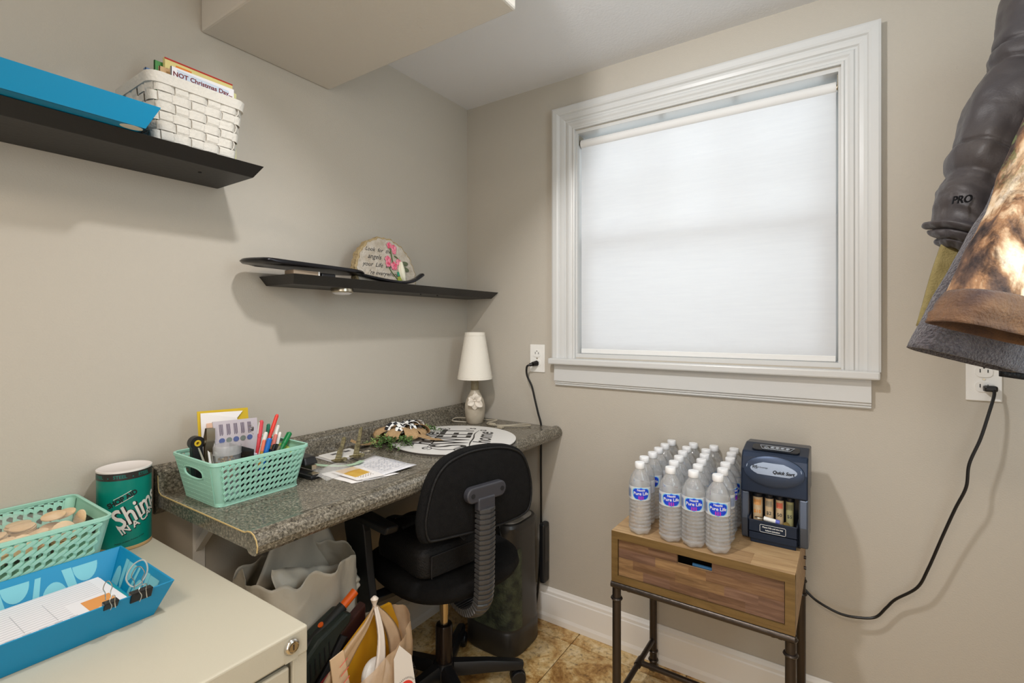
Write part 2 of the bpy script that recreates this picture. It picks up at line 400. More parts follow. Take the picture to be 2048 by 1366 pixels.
obj('roller_tube', b, mat('shade roll', (222,221,219), 0.7), rs, smooth=True)
obj('hem_bar', B().box(0.563, 1.407, 0.020, 0.028, 1.090, 1.108), mat('shade hem', (226,226,224), 0.6), rs, bevel=0.002)
for x0, x1 in ((0.5575, 0.567), (1.403, 1.4125)):
    b = B().box(x0, x0+.002 if x0 < 1 else x0+.0095, 0.012, 0.048, 1.912, 1.950) if x0 < 1 else B().box(x1-.002, x1, 0.012, 0.048, 1.912, 1.950)
    b.cyl((x0, 0.030, 1.918), (x1, 0.030, 1.918), 0.008, 12)
    obj('bracket', b, brass_m, rs, label='silver metal bracket')

# ------------------------------------------------------------------ outlets
def outlet(x, z, label):
    t = thing('wall_outlet', label, 'outlet', (x, 0, z))
    obj('plate', B().box(x-.035, x+.035, -.005, 0, z-.057, z+.057), white_pl, t, bevel=0.002)
    for s in (1, -1):
        zc = z+s*.0195; b = B().prism([(px+x, pz+zc) for px, pz in rrect(.034, .028, .011)], Matrix(((1,0,0,0),(0,0,-1,-.005),(0,1,0,0),(0,0,0,1))), .0022)
        f = obj('socket', b, white_pl, t)
        obj('slot', B().box(x-.0085, x-.0065, -.0078, -.007, zc-.002, zc+.007).box(x+.0065, x+.0085, -.0078, -.007, zc-.002, zc+.006).cyl((x, -.0078, zc+.0105 if s > 0 else zc-.0085), (x, -.007, zc+.0105 if s > 0 else zc-.0085), .0022, 8), ink_m, f)
    obj('screw', B().cyl((x, -.0065, z), (x, -.005, z), .003, 10), brass_m, t)
outlet(0.375, 1.064, 'white wall outlet between the lamp and the window')
outlet(1.729, 1.060, 'white wall outlet under the hanging jackets')
cord_m = mat('black rubber cord', (22,20,19), 0.4)
# left cord: plug, drop behind the counter to the purifier
t = thing('extension_lead', 'black power cord plugged in left of the window, dropping behind the desk', 'power cord', (0.375, 0, 1.044))
obj('plug', B().cyl((0.375, -.0075, 1.044), (0.367, -.030, 1.041), .0115, 14, .009).cyl((0.367, -.030, 1.041), (0.357, -.036, 1.038), .007, 10), cord_m, t, smooth=True)
p = cr([(0.360,-.034,1.039),(0.347,-.040,1.030),(0.345,-.036,0.995),(0.362,-.026,0.95),(0.372,-.020,0.90),(0.385,-.014,0.84),(0.396,-.010,0.795),(0.396,-.009,0.74),(0.396,-.010,0.60),(0.397,-.011,0.40),(0.396,-.022,0.20),(0.38,-.03,0.05),(0.34,-.04,0.01)], 8)
obj('cable', B().tube(p, .0042, 8), cord_m, t, smooth=True)
t = thing('extension_lead', 'long black power cord hanging along the wall from under the jackets to the coin sorter', 'power cord', (1.738, 0, 1.03))
obj('plug', B().box(1.726, 1.752, -.030, -.0075, 1.030, 1.045), cord_m, t, bevel=0.004)
def wallpt(px, py, z):
    return (px, py, z)
p = cr([(1.745,-.026,1.036),(1.742,-.038,1.020),(1.730,-.055,0.98),(1.712,-.068,0.915),(1.690,-.075,0.85),(1.684,-.075,0.79),(1.664,-.070,0.73),(1.640,-.062,0.65),(1.612,-.055,0.555),(1.590,-.046,0.495),(1.545,-.036,0.445),(1.525,-.034,0.415),(1.500,-.034,0.380),(1.460,-.038,0.368),(1.42,-.040,.366),(1.38,-.036,.375),(1.345,-.024,.388),(1.315,-.013,.42),(1.295,-.012,.50),(1.290,-.012,.60),(1.285,-.030,.640)], 8)
obj('cable', B().tube(p, .0036, 8), cord_m, t, smooth=True)

# ================================================================== SHELVES
def wall_shelf(y0, y1, zb, th, xb, xt, ye0, ye1, label):
    """bottom y0..y1, depth xb; top depth xt, ends bevelled out by ye"""
    t = thing('wall_shelf', label, 'shelf', (0, (y0+y1)/2, zb))
    e = 0.006
    bot = [(0.0,y0,zb),(xb,y0,zb),(xb,y1,zb),(0.0,y1,zb)]; top = [(0.0,y0-ye0,zb+th),(xt,y0-ye0,zb+th),(xt,y1+ye1,zb+th),(0.0,y1+ye1,zb+th)]
    obj('board', B().hexa(bot, top), black_sh, t, bevel=0.0015)
    return t
ws = wall_shelf(-2.05, -1.082, 1.575, 0.026, 0.183, 0.213, 0.012, 0.012, 'black floating shelf at upper left holding a blue tray and white basket')
obj('screw_cap', B().cyl((0.12, -1.18, 1.5735), (0.12, -1.18, 1.575), .004, 10), ink_m, ws)
ws2 = wall_shelf(-0.945, -0.004, 1.317, 0.026, 0.141, 0.178, 0.022, 0.0, 'black floating shelf in the corner above the lamp')
for y in (-.42, -.33): obj('screw_cap', B().cyl((0.12, y, 1.314), (0.12, y, 1.317), .003, 8), ink_m, ws2)

def tray(name, label, x0, x1, y0, y1, z0, h, fl, pat=None):
    """flared card tray with walls th; bottom rectangle x0..x1, y0..y1"""
    t = thing(name, label, 'tray', ((x0+x1)/2, (y0+y1)/2, z0)); th = 0.003
    bo = [(x0,y0),(x1,y0),(x1,y1),(x0,y1)]; to = [(x0-fl,y0-fl),(x1+fl,y0-fl),(x1+fl,y1+fl),(x0-fl,y1+fl)]
    obj('tray_bottom', B().box(x0, x1, y0, y1, z0, z0+th), blue_m, t)
    cx, cy = (x0+x1)/2, (y0+y1)/2
    def ins(p, d): return (p[0]+(d if p[0] < cx else -d), p[1]+(d if p[1] < cy else -d))
    for i in range(4):
        j = (i+1) % 4
        a, c, A, C = bo[i], bo[j], to[i], to[j]; ai, ci_, Ai, Ci = ins(a, th), ins(c, th), ins(A, th), ins(C, th)
        b = B().hexa([(*a, z0), (*c, z0), (*ci_, z0), (*ai, z0)], [(*A, z0+h), (*C, z0+h), (*Ci, z0+h), (*Ai, z0+h)])
        o = obj('tray_side', b, blue_m, t, bevel=0.0006, seg=1)
        if pat: pat(o, Vector((*ai, z0)), Vector((*ci_, z0)), Vector((*Ai, z0+h)), Vector((*Ci, z0+h)))
    return t
t = tray('paper_tray', 'plain blue card tray lying on the upper left shelf', -0.0+0.022, 0.245, -1.66, -1.337, 1.6022, 0.045, 0.020)
b = B().lathe([(0.0,-.0006),(0.013,-.0006),(0.013,0)], 20, Matrix.Translation((0.231, -1.357, 1.6020)), sy=1.5)
obj('sticker', b, mat('sticker paper', (214,210,196), 0.6), t, label='oval white sticker')

# ------------------------------------------------------------------ white woven basket on the upper shelf
wk_m = mat('white painted wicker', (204,200,191), 0.55, bump=(150, 0.2))
bx0, bx1, by0, by1, bz0, bz1 = 0.020, 0.203, -1.310, -1.122, 1.6035, 1.745
t = thing('woven_basket', 'white woven strip basket full of books on the upper left shelf', 'basket', ((bx0+bx1)/2, (by0+by1)/2, bz0))
fl = 0.014
def bk(s, z, off=0.0):
    """point on the basket perimeter, s in 0..P along rounded rectangle, flared with height"""
    k = (z-bz0)/(bz1-bz0)*fl+off
    w_, l_ = (bx1-bx0)-fl+2*k, (by1-by0)-fl+2*k; r = 0.022+off
    per = 2*(w_-2*r)+2*(l_-2*r)+2*pi*r; d = (s % 1)*per
    cx, cy = (bx0+bx1)/2, (by0+by1)/2
    segs = [(w_-2*r, 0), (pi*r/2, 1), (l_-2*r, 2), (pi*r/2, 3), (w_-2*r, 4), (pi*r/2, 5), (l_-2*r, 6), (pi*r/2, 7)]
    for L, i in segs:
        if d <= L: break
        d -= L
    q = i//2; 
    if i % 2 == 0:
        p = [(-w_/2+r+d, -l_/2), (w_/2, -l_/2+r+d), (w_/2-r-d, l_/2), (-w_/2, l_/2-r-d)][q]
    else:
        c = [(w_/2-r, -l_/2+r), (w_/2-r, l_/2-r), (-w_/2+r, l_/2-r), (-w_/2+r, -l_/2+r)][q]; a = d/r-pi/2+q*pi/2
        p = (c[0]+r*cos(a), c[1]+r*sin(a))
    return Vector((cx+p[0], cy+p[1], z))
NST = 22; NR = 6; rh = (bz1-bz0-0.020)/NR
for r_ in range(NR):
    z = bz0+0.002+rh*(r_+.5); b = B(); ring = []
    N = NST*6
    for i in range(N):
        s = i/N; ph = s*NST*pi+(pi if r_ % 2 else 0)
        o_ = 0.0022*max(-1, min(1, 2.2*sin(ph)))
        ring.append((bk(s, z-rh*.46, o_), bk(s, z+rh*.46, o_), bk(s, z+rh*.46, o_-.0014), bk(s, z-rh*.46, o_-.0014)))
    vs = [p for q in ring for p in q]; fs = [(4*i+k, 4*((i+1) % N)+k, 4*((i+1) % N)+(k+1) % 4, 4*i+(k+1) % 4) for i in range(N) for k in range(4)]
    obj('weaving_strip', b.add(vs, fs), wk_m, t, smooth=True, angle=50)
for k in range(NST):
    s0 = (k+.5)/NST; hw = 0.38/NST; cols = []
    M_ = NR*5
    b = B(); vs = []
    for j in range(M_+1):
        z = bz0+(bz1-bz0-.006)*j/M_; ph = (z-bz0-.002)/rh; row = int(max(0, min(NR-1, ph)))
        sg = -1 if ((k+row) % 2 == 0) else 1
        o_ = 0.0022*sg*min(1, 2.4*sin(pi*max(0.02, min(.98, ph-row)))) if ph < NR else 0.0005
        vs += [bk(s0-hw, z, o_), bk(s0+hw, z, o_), bk(s0+hw, z, o_-.0014), bk(s0-hw, z, o_-.0014)]
    fs = [(4*j+q, 4*j+(q+1) % 4, 4*j+4+(q+1) % 4, 4*j+4+q) for j in range(M_) for q in range(4)]+[(0,1,2,3),(4*M_,4*M_+1,4*M_+2,4*M_+3)]
    obj('stake', b.add(vs, fs), wk_m, t)
b = B(); N = 96; vs = []
for i in range(N):
    s = i/N; vs += [bk(s, bz1-.022, .0045), bk(s, bz1, .0045), bk(s, bz1, -.002), bk(s, bz1-.022, -.002)]
obj('rim', b.add(vs, [(4*i+k, 4*((i+1) % N)+k, 4*((i+1) % N)+(k+1) % 4, 4*i+(k+1) % 4) for i in range(N) for k in range(4)]), wk_m, t, smooth=True)
obj('basket_bottom', B().box(bx0+.008, bx1-.008, by0+.008, by1-.008, bz0, bz0+.003), wk_m, t)
# books standing in it
def slab(name, label, cat, c, sx, sy, sz, col, group=None, ry=0, rx=0, rz=0, pages=True, extra=None):
    """book with covers: c = bottom centre; thickness sx, length sy, height sz"""
    t = thing(name, label, cat, c, 0, group); R = Matrix.Rotation(ry, 4, 'Y') @ Matrix.Rotation(rx, 4, 'X'); t.rotation_euler = (rx, ry, rz)
    cm = mat('cover', col, 0.35)
    obj('cover', B().box(sx/2-.0012, sx/2, -sy/2, sy/2, 0, sz).box(-sx/2, -sx/2+.0012, -sy/2, sy/2, 0, sz).box(-sx/2, sx/2, -sy/2, -sy/2+.0012, 0, sz), cm, t, world=False)
    obj('pages', B().box(-sx/2+.0012, sx/2-.0012, -sy/2+.0012, sy/2-.003, .002, sz-.003), paper_m, t, world=False)
    return t
zb = 1.608
t1 = slab('picture_book', 'tall picture book with red top edge and cream cover in the white basket', 'book', (0.098, -1.167, zb), .008, .158, .222, (222,208,140), 'picture books in the white basket', rz=0)
t1.location = (0.100, -1.172, zb); t1.rotation_euler = (rad(0), 0, rad(2))
obj('cover_print', B().box(.0042, .0048, -.070, .01, .192, .199).box(.0042, .0048, -.079, .079, .2185, .222), mat('red print', (178,40,24), 0.5), t1, world=False)
obj('cover_print', B().box(.0042, .0048, -.055, -.020, .205, .212).box(.0042, .0048, .06, .073, .185, .200), mat('orange print', (226,132,40), 0.5), t1, world=False)
obj('cover_print', B().box(.0042, .0048, .015, .050, .196, .205), mat('green print', (96,156,130), 0.5), t1, world=False)
t2 = slab('picture_book', 'thin green picture book behind the red edged one', 'book', (0.088, -1.19, zb), .005, .150, .214, (70,140,72), 'picture books in the white basket')
t3 = slab('picture_book', 'blue picture book at the back of the white basket', 'book', (0.070, -1.20, zb), .010, .155, .196, (92,128,178), 'picture books in the white basket')
t4 = slab('picture_book', 'white picture book reading NOT Christmas Day at the front of the basket', 'book', (0.150, -1.185, zb), .005, .140, .186, (228,226,228), 'picture books in the white basket')
b = B(); put(b, text('NOT Christmas Day...', .0145, bold=.0003), frame((.0030, 0, .1700), (0,1,0), (0,0,1))); obj('lettering', b, mat('maroon ink', (112,26,30), 0.6), t4, world=False, label='maroon lettering')
b = B().add([(.0026,-.052,.150),(.0026,.055,.150),(.0026,.058,.178),(.0026,-.058,.182)], [(0,1,2,3)]); obj('printed_panel', b, mat('pale blue print', (196,208,222), 0.6), t4, world=False)
t5 = slab('picture_book', 'tan picture book peeping out behind the white one', 'book', (0.128, -1.195, zb), .007, .150, .186, (196,160,112), 'picture books in the white basket')
t6 = slab('picture_book', 'pale green picture book at the right of the basket', 'book', (0.118, -1.172, zb), .006, .158, .192, (206,204,150), 'picture books in the white basket')

# ------------------------------------------------------------------ things on the corner shelf
zt = 1.343
stone = mat('cast stone', (196,188,176), 0.85, bump=(90, 0.5), var=(40, (168,156,138), 0.2))
t = thing('garden_plaque', 'round cast stone plaque with pink flowers and angels verse on corner shelf', 'plaque', (0.095, -0.566, zt))
t.rotation_euler = (0, rad(-8), 0)
R0 = 0.136
def pl_out(n=56, k=1.0):
    out = []
    for i in range(n+1):
        a = rad(-32+(244*i/n)); r = R0*k*(1+0.018*sin(i*2.3)+0.012*sin(i*5.1)); out.append((r*cos(a), 0.030+r*sin(a)))
    return out
o1 = pl_out(); zmin = 0.0
pts = [(x, max(z, 0)) for x, z in o1]
b = B(); M_ = frame((-.014, 0, 0), (0,1,0), (0,0,1)); b.prism(pts, M_, 0.028)
obj('stone_body', b, mat('stone rim', (170,150,112), 0.9, bump=(120, 0.8)), t, world=False, bevel=0.004)
b = B(); b.prism([(x*.955, max(z*.955+.0005, 0.003)) for x, z in o1], frame((.0141, 0, 0), (0,1,0), (0,0,1)), .0022)
obj('stone_face', b, stone, t, world=False, bevel=0.002)
b = B()
for s, y, z, sz, al in (('Look  for  the', -.035, .115, .020, 'CENTER'), ('angels  in', -.040, .090, .024, 'CENTER'), ('your  Life  they', -.040, .062, .022, 'CENTER'), ("'re everywhere", -.020, .034, .021, 'CENTER')):
    put(b, text(s, sz, shear=.45), frame((.0166, y, z), (0,1,0), (0,0,1)))
obj('lettering', b, ink_m, t, world=False, label='black italic lettering')
stem_m = mat('stem green', (86,100,60), 0.6); leaf_m = mat('leaf olive', (92,100,74), 0.55); pink_m = mat('petal pink', (232,150,168), 0.5, var=(120, (206,70,100), 0.15)); cream_m = mat('bird cream', (226,222,200), 0.5)
b = B().tube([(.018, y, z) for y, z in ((.018,.132),(.022,.10),(.026,.07))], .0022, 6).tube(cr([(.018,.030,.135),(.045,.108,.095)] and [(.018,.006,.06),(.018,.014,.045),(.018,.034,.025),(.018,.050,.008)], 5), .0018, 6).tube(cr([(.018,.036,.102),(.018,.05,.095),(.018,.062,.08)], 5), .0022, 6)
obj('stem', b, stem_m, t, world=False)
def petals(b, y, z, r, n=5, x=.019):
    for k in range(n):
        a = 2*pi*k/n+.4; T = Matrix.Translation((x, y+r*.55*cos(a), z+r*.55*sin(a))) @ Matrix.Rotation(a, 4, 'X')
        b.lathe([(0,-.0015),(r*.5,0),(0,.0022)], 10, T @ Matrix.Rotation(pi/2, 4, 'Y'))
for y, z, r in ((.016,.138,.012),(.036,.130,.013),(.036,.118,.010),(.004,.086,.014),(.002,.070,.011),(.030,.066,.016),(.052,.082,.012)):
    b = B(); petals(b, y, z, r); obj('flower', b, pink_m, t, world=False, smooth=True)
for (y, z, a, l) in ((.080,.078,6,.030),(.082,.058,-12,.028)):
    T = Matrix.Translation((.019, y, z)) @ Matrix.Rotation(rad(a), 4, 'X'); b = B(); b.lathe([(0,-.002),(.011,0),(0,.003)], 14, T @ Matrix.Rotation(pi/2, 4, 'Y'), sx=.8, sy=1.7)
    obj('leaf', b, leaf_m, t, world=False, smooth=True)
b = B().sweep([(.020,.062,.082),(.022,.058,.055),(.022,.062,.03),(.018,.075,.006)], lambda i, q: [(r*cos(a), r*sin(a)) for r in [(.006,.013,.012,.004)[i]] for a in [2*pi*k/8 for k in range(8)]])
obj('hummingbird', b, cream_m, t, world=False, smooth=True)
obj('leaf', B().box(.019,.021,.040,.050,.03,.045), mat('green glaze', (40,140,110), 0.3), t, world=False)
obj('grass_tuft', B().add([(.019,.036,.003),(.019,.062,.003),(.021,.052,.03),(.021,.04,.026)], [(0,1,2,3)]), mat('moss', (150,160,60), 0.7), t, world=False, solid=.002)
# curved black bar lying across the shelf
t = thing('paddle', 'long black paddle shaped board with bent handle lying across the corner shelf', 'paddle', (0.10, -0.80, zt))
sbm = mat('satin black metal', (38,37,40), 0.3, 0.6)
oc_ = [(-1.060,.085),(-1.048,.050),(-1.02,.030),(-.90,.024),(-.78,.026),(-.72,.040),(-.685,.075),(-.685,.125),(-.72,.155),(-.78,.166),(-.90,.168),(-1.02,.158),(-1.048,.130)]
oc_ = [(p.y, p.x) for p in cr([(y, x, 0) for y, x in oc_] and [(y, x, 0) for y, x in oc_], 4, True)]
vs = []; n = len(oc_)
for zz, k in ((-.0052,.97),(0,1.0),(.0052,.97)):
    for x, y in oc_: xx = .097+(x-.097)*k; yy = -.87+(y+.87)*k; vs.append((xx, yy, 1.3735+zz-.0035*max(0,(yy+.95))/.25+(.003 if yy < -1.0 else 0)))
obj('blade', B().add(vs, [tuple(range(n-1,-1,-1)), tuple(range(2*n,3*n))]+[(r*n+i, r*n+(i+1) % n, (r+1)*n+(i+1) % n, (r+1)*n+i) for r in (0,1) for i in range(n)]), sbm, t, smooth=True, angle=60)
ph_ = cr([(0.10,-0.72,1.3705),(0.112,-0.66,1.362),(0.128,-0.60,1.3535),(0.137,-0.55,1.3505),(0.141,-0.51,1.353),(0.144,-0.475,1.364),(0.146,-0.440,1.385)], 8)
obj('handle', B().sweep(ph_, lambda i, q: [(x*(.020-.008*q), y*.0055) for x, y in ((-1,-.5),(-.6,-1),(.6,-1),(1,-.5),(1,.5),(.6,1),(-.6,1),(-1,.5))], up=(0,0,1)), sbm, t, smooth=True, angle=60)
t = thing('small_box', 'small beige block under the black bar on the corner shelf', 'box', (0.12, -0.90, zt))
obj('block', B().box(0.105, 0.15, -0.950, -0.872, zt, zt+.014), mat('beige card', (150,132,112), 0.7), t, bevel=.001)
obj('end_cap', B().box(0.105, 0.15, -0.872, -0.867, zt, zt+.014), white_pl, t)
t = tag(obj('remote_control', B().box(0.115, 0.150, -0.860, -0.812, zt, zt+.012), blk_plastic, bevel=.003), 'small black remote lying beside the beige block on the corner shelf', 'remote')
t = thing('puck_light', 'round silver push light stuck under the corner shelf', 'light', (0.105, -0.755, 1.317))
T = Matrix.Translation((0.105, -0.755, 1.317))
obj('housing', B().lathe([(0,0),(.033,0),(.034,-.004),(.034,-.010),(.030,-.014)], 28, T, cap=False), brass_m, t, smooth=True)
obj('lens', B().lathe([(.030,-.014),(.022,-.019),(0,-.021)], 28, T), mat('frosted lens', (225,225,228), 0.3), t, smooth=True)
# ================================================================== DESK (wall-hung laminate worktop)
dz = 0.79; dy0, dy1 = -1.24, -0.003
t = thing('desk_worktop', 'wall-hung speckled grey laminate desk worktop with backsplash and rolled front edge', 'desk', (0.25, -0.62, dz))
# section in x,z : no-drip front nose and coved backsplash
sec = [(0.004,.735),(0.004,.850),(0.010,.853),(0.016,.850),(0.026,.846),(0.034,.847),(0.040,.842),(0.043,.834),(0.045,.806),(0.050,.795),(0.062,.790),(0.435,.790),(0.445,.7905),(0.455,.7945),(0.466,.7955),(0.478,.792),(0.487,.783),(0.491,.772),(0.489,.760),(0.482,.752),(0.470,.750),(0.458,.752),(0.452,.758),(0.05,.758),(0.022,.735)]
b = B().prism(sec, Matrix(((1,0,0,0),(0,0,1,dy0),(0,1,0,0),(0,0,0,1))), dy1-dy0)
obj('laminate_top', b, granite_m, t, smooth=True, angle=25)
# chipboard edge line along the cut end
ed = [(x, z) for x, z in sec[7:19]]
b = B().sweep([(x, dy0-.0006, z) for x, z in ed], [(-.0012,-.0008),(.0012,-.0008),(.0012,.0008),(-.0012,.0008)], up=(0,1,0))
obj('cut_edge', b, wood_edge, t, label='tan raw chipboard edge line')
obj('end_cap', B().box(0.0, 0.020, dy0-.010, dy0-.001, 0.738, 0.848), mat('grey brown scribe strip', (112,100,84), 0.6), t)
# steel wall brackets
for y in (-1.130, -0.10):
    t = thing('shelf_bracket', 'white steel bracket holding up the ' + ('near left end of the desk' if y < -1 else 'far end of the desk by the window wall'), 'bracket', (0, y, 0.6), group=None)
    obj('wall_leg', B().box(0, .003, y-.015, y+.015, .45, .748), white_pl, t, bevel=.001)
    obj('top_leg', B().box(0, .25, y-.015, y+.015, .746, .749), white_pl, t)
    obj('strut', B().hexa([(0.003,y-.009,.60),(0.003,y+.009,.60),(0.003,y+.009,.625),(0.003,y-.009,.625)], [(0.14,y-.009,.735),(0.14,y+.009,.735),(0.12,y+.009,.745),(0.12,y-.009,.745)]), white_pl, t)
    obj('screw', B().cyl((.003, y, .515), (.006, y, .515), .006, 10), mat('screw steel', (120,105,85), .4, .8), t)

# ------------------------------------------------------------------ table lamp in the corner
lx, ly = 0.140, -0.121
t = thing('table_lamp', 'small table lamp with white cone shade and bottle base with ceramic flower', 'lamp', (lx, ly, dz))
T = Matrix.Translation((lx, ly, dz))
ceram = mat('taupe ceramic', (172,160,142), 0.35, var=(25, (190,180,162), 0.2), bump=(60, .1))
obj('base', B().lathe([(0.0,0),(.030,0),(.034,.004),(.040,.03),(.043,.055),(.042,.078),(.036,.100),(.027,.118),(.020,.132),(.0172,.140)], 32, T), ceram, t, smooth=True)
obj('neck', B().lathe([(.0172,.138),(.0166,.150),(.0162,.185),(.012,.187),(.010,.20)], 24, T), mat('taupe ceramic dark', (130,118,92), 0.5, bump=(60, .5)), t, smooth=True)
obj('shade', B().lathe([(.0725,.188),(.0730,.186),(.0728,.193),(.0425,.375),(.0428,.381),(.0418,.381),(.0410,.376),(.0712,.193),(.0712,.187),(.0725,.188)], 48, T, cap=False), shade_cloth, t, smooth=True)
b = B()
for r, z in ((.0724,.196),(.0443,.368)): b.tube([(lx+r*cos(a*pi/24), ly+r*sin(a*pi/24), dz+z) for a in range(48)], .0008, 5, True)
obj('trim_ring', b, shade_cloth, t, smooth=True)
# flower facing the camera
fd = Vector((.61,-.79,0)).normalized(); fs_ = Vector((.79,.61,0)).normalized(); fc = Vector((lx, ly, dz+.100))+fd*.041
pet_m = mat('bisque petals', (224,214,200), 0.6)
for k, (a, L) in enumerate(((80, .030), (35, .028), (150, .026), (205, .030), (270, .034), (325, .036))):
    T2 = frame(fc, fs_, (0,0,1)) @ Matrix.Rotation(rad(a), 4, 'Z')
    def pf(u, v, L=L, T2=T2): return T2 @ Vector((.004+u*L, (v-.5)*.022*sin(pi*min(1, .12+u*.88))**.8*1.3, .002+.010*u*(1-u)*2+.004*u*(1 if k % 2 else -1)+.010*abs(v-.5)))
    obj('petal', B().grid(pf, 7, 5), pet_m, t, smooth=True, solid=.0015, angle=180)
obj('flower_centre', B().lathe([(0,.010),(.005,.007),(.007,.002),(.005,0)], 12, frame(fc, fs_, (0,0,1))), pet_m, t, smooth=True)
lc = mat('clear grey lamp cord', (176,166,146), 0.35)
p = cr([(lx-.03,ly-.02,dz+.004),(lx-.075,ly-.055,dz+.010),(lx-.085,ly-.02,dz+.016),(lx-.045,ly+.020,dz+.012),(lx+.02,ly+.060,dz+.006),(lx+.075,ly+.055,dz+.012),(lx+.055,ly+.015,dz+.005),(lx+.09,ly-.015,dz+.006),(lx+.14,ly+.012,dz+.004),(lx+.20,ly+.075,dz+.005),(lx+.235,ly+.055,dz+.006),(lx+.16,ly-.005,dz+.006),(lx+.15,ly-.02,dz+.005)], 8)
obj('cord', B().tube(p, .0026, 6), lc, t, smooth=True)
obj('inline_switch', B().box(lx+.083, lx+.112, ly-.016, ly-.002, dz+.001, dz+.013), lc, t, bevel=.004)
obj('cord_plug', B().box(lx+.145, lx+.168, ly-.045, ly-.025, dz+.001, dz+.012), lc, t, bevel=.003)

# ------------------------------------------------------------------ round sign with lettering
sc = (0.276, -0.412); sr = 0.220
t = thing('round_sign', 'round white wooden sign reading Home SWEET Home in black script on the desk', 'sign', (sc[0], sc[1], dz+.001))
T = Matrix.Translation((sc[0], sc[1], dz+.001))
obj('board', B().lathe([(0,0),(sr,0),(sr,.008),(0,.008)], 96, T), mat('white sign paint', (224,222,218), 0.45), t, smooth=True)
obj('board_edge', B().lathe([(sr+.0005,.001),(sr+.001,.001),(sr+.001,.006),(sr+.0005,.006)], 96, T, cap=False), mat('dark board edge', (60,54,48), 0.7), t)
# text axes: reads from the side wall towards the room, up direction towards the left-far wall
tx = Vector((.985,.17,0)); ty = Vector((-.17,.985,0))
# lettering direction measured from the photograph: letters run away from the viewer
tx = Vector((-0.53, 0.848, 0)); ty = Vector((-0.848, -0.53, 0))
F = lambda x, y: frame((sc[0]+tx.x*x+ty.x*y, sc[1]+tx.y*x+ty.y*y, dz+.0092), tx, ty)
b = B()
put(b, text('SWEET', .172, sx=.53, bold=.0018), F(.004, -.004))
put(b, text("home", .092, shear=.35, bold=.0012, sx=.9), F(-.010, .096))
put(b, text("home", .086, shear=.35, bold=.0012, sx=.9), F(.010, -.106))
put(b, text("'s", .05, shear=.2, bold=.0008), F(.155, -.045))
obj('lettering', b, mat('charcoal stencil', (52,50,48), 0.6), t, label='charcoal lettering')
def swirl(cx, cy, r0, turns, a0, sgn=1):
    pts = []
    for i in range(26):
        k = i/25; a = rad(a0)+sgn*2*pi*turns*k; r = r0*(1-.85*k); pts.append((cx+r*cos(a), cy+r*sin(a)))
    return pts
def P2(l): return [(sc[0]+tx.x*x+ty.x*y, sc[1]+tx.y*x+ty.y*y, dz+.0095) for x, y in l]
b = B()
for l in (swirl(-.150,.070,.022,1.3,200), swirl(.150,.060,.022,1.3,340,-1), swirl(-.160,-.04,.018,1.2,160,-1), swirl(.130,-.095,.016,1.2,20),
          cr([(-.150,.050,0),(-.168,.02,0),(-.165,-.02,0),(-.150,-.05,0)], 6), cr([(-.13,.069,0),(-.07,.062,0),(0,.066,0),(.07,.062,0),(.135,.072,0)], 6),
          cr([(-.13,-.070,0),(-.07,-.066,0),(0,-.070,0),(.07,-.066,0),(.13,-.076,0)], 6), swirl(.10,.130,.018,1.1,0), swirl(-.10,.130,.014,1.1,180,-1), swirl(-.085,-.135,.014,1.1,0)):
    pts = P2([(q[0], q[1]) for q in l]); n = len(pts)
    b.sweep(pts, lambda i, q: [(-.0006-.0032*sin(pi*min(1, q*1.05+.05))**1, -.0002), (.0006+.0012*sin(pi*q), -.0002), (.0006+.0012*sin(pi*q), .0002), (-.0006-.0032*sin(pi*min(1, q*1.05+.05)), .0002)], up=(0,0,1))
obj('flourish', b, MATS['charcoal stencil'], t, label='charcoal scrolls')
# bow of burlap and gingham, with greenery, lying over the sign's left edge
t = thing('ribbon_bow', 'burlap and black gingham ribbon bow with leaf sprigs lying on the sign', 'bow', (0.13, -0.52, dz+.008))
burl = mat('burlap ribbon', (196,164,122), 0.9, bump=(420, .5), var=(180, (172,138,98), .25))
ging = mat('gingham ribbon', (232,230,226), 0.8); nt, bb = nodes(ging)
tc = add(nt, 'ShaderNodeTexCoord'); ck = add(nt, 'ShaderNodeTexChecker', Scale=62.0); ck.inputs['Color1'].default_value = (.9,.9,.88,1); ck.inputs['Color2'].default_value = (.02,.02,.025,1)
nt.links.new(tc.outputs['Object'], ck.inputs['Vector']); nt.links.new(ck.outputs[0], bb.inputs['Base Color'])
def loop(c, d, L, wd, h, m, name, tw=0):
    """ribbon loop: starts at c, goes out along d, back over itself"""
    c = Vector(c); d = Vector(d).normalized(); s = Vector((-d.y, d.x, 0))
    def g(u, v):
        a = u*2*pi; x = L*.5*(1-cos(a)); z = h*sin(a) ; ww = wd*(.35+.65*sin(u*pi)**.6)
        if z < 0: z *= .15
        return c+d*x+s*((v-.5)*ww+tw*sin(a)*.01)+Vector((0,0,z+.012+.004*sin(v*5+u*4)))
    return obj(name, B().grid(g, 22, 4), m, t, smooth=True, solid=.0012, angle=180)
c0 = (0.125, -0.51, dz+.012)
for a, L, h in ((-70, .085, .020), (-110, .10, .022), (-25, .085, .024), (60, .085, .026), (100, .10, .024), (150, .07, .020), (-150, .08, .022), (20, .075, .018)):
    loop(c0, (cos(rad(a)), sin(rad(a)), 0), L*1.05, .050, h*1.15, burl, 'burlap_loop')
for a, L, h in ((-60, .055, .022), (-100, .07, .028), (50, .06, .028), (85, .085, .026), (120, .065, .026), (0, .05, .024), (170, .045, .020)):
    loop((c0[0], c0[1], c0[2]+.014), (cos(rad(a)), sin(rad(a)), 0), L, .030, h, ging, 'gingham_loop')
def tail(pts, wd, m, name):
    P_ = cr(pts, 6); obj(name, B().sweep(P_, lambda i, q: [(-wd/2,0),(wd/2,0),(wd/2,.001),(-wd/2,.001)], up=(0,0,1)), m, t, smooth=True)
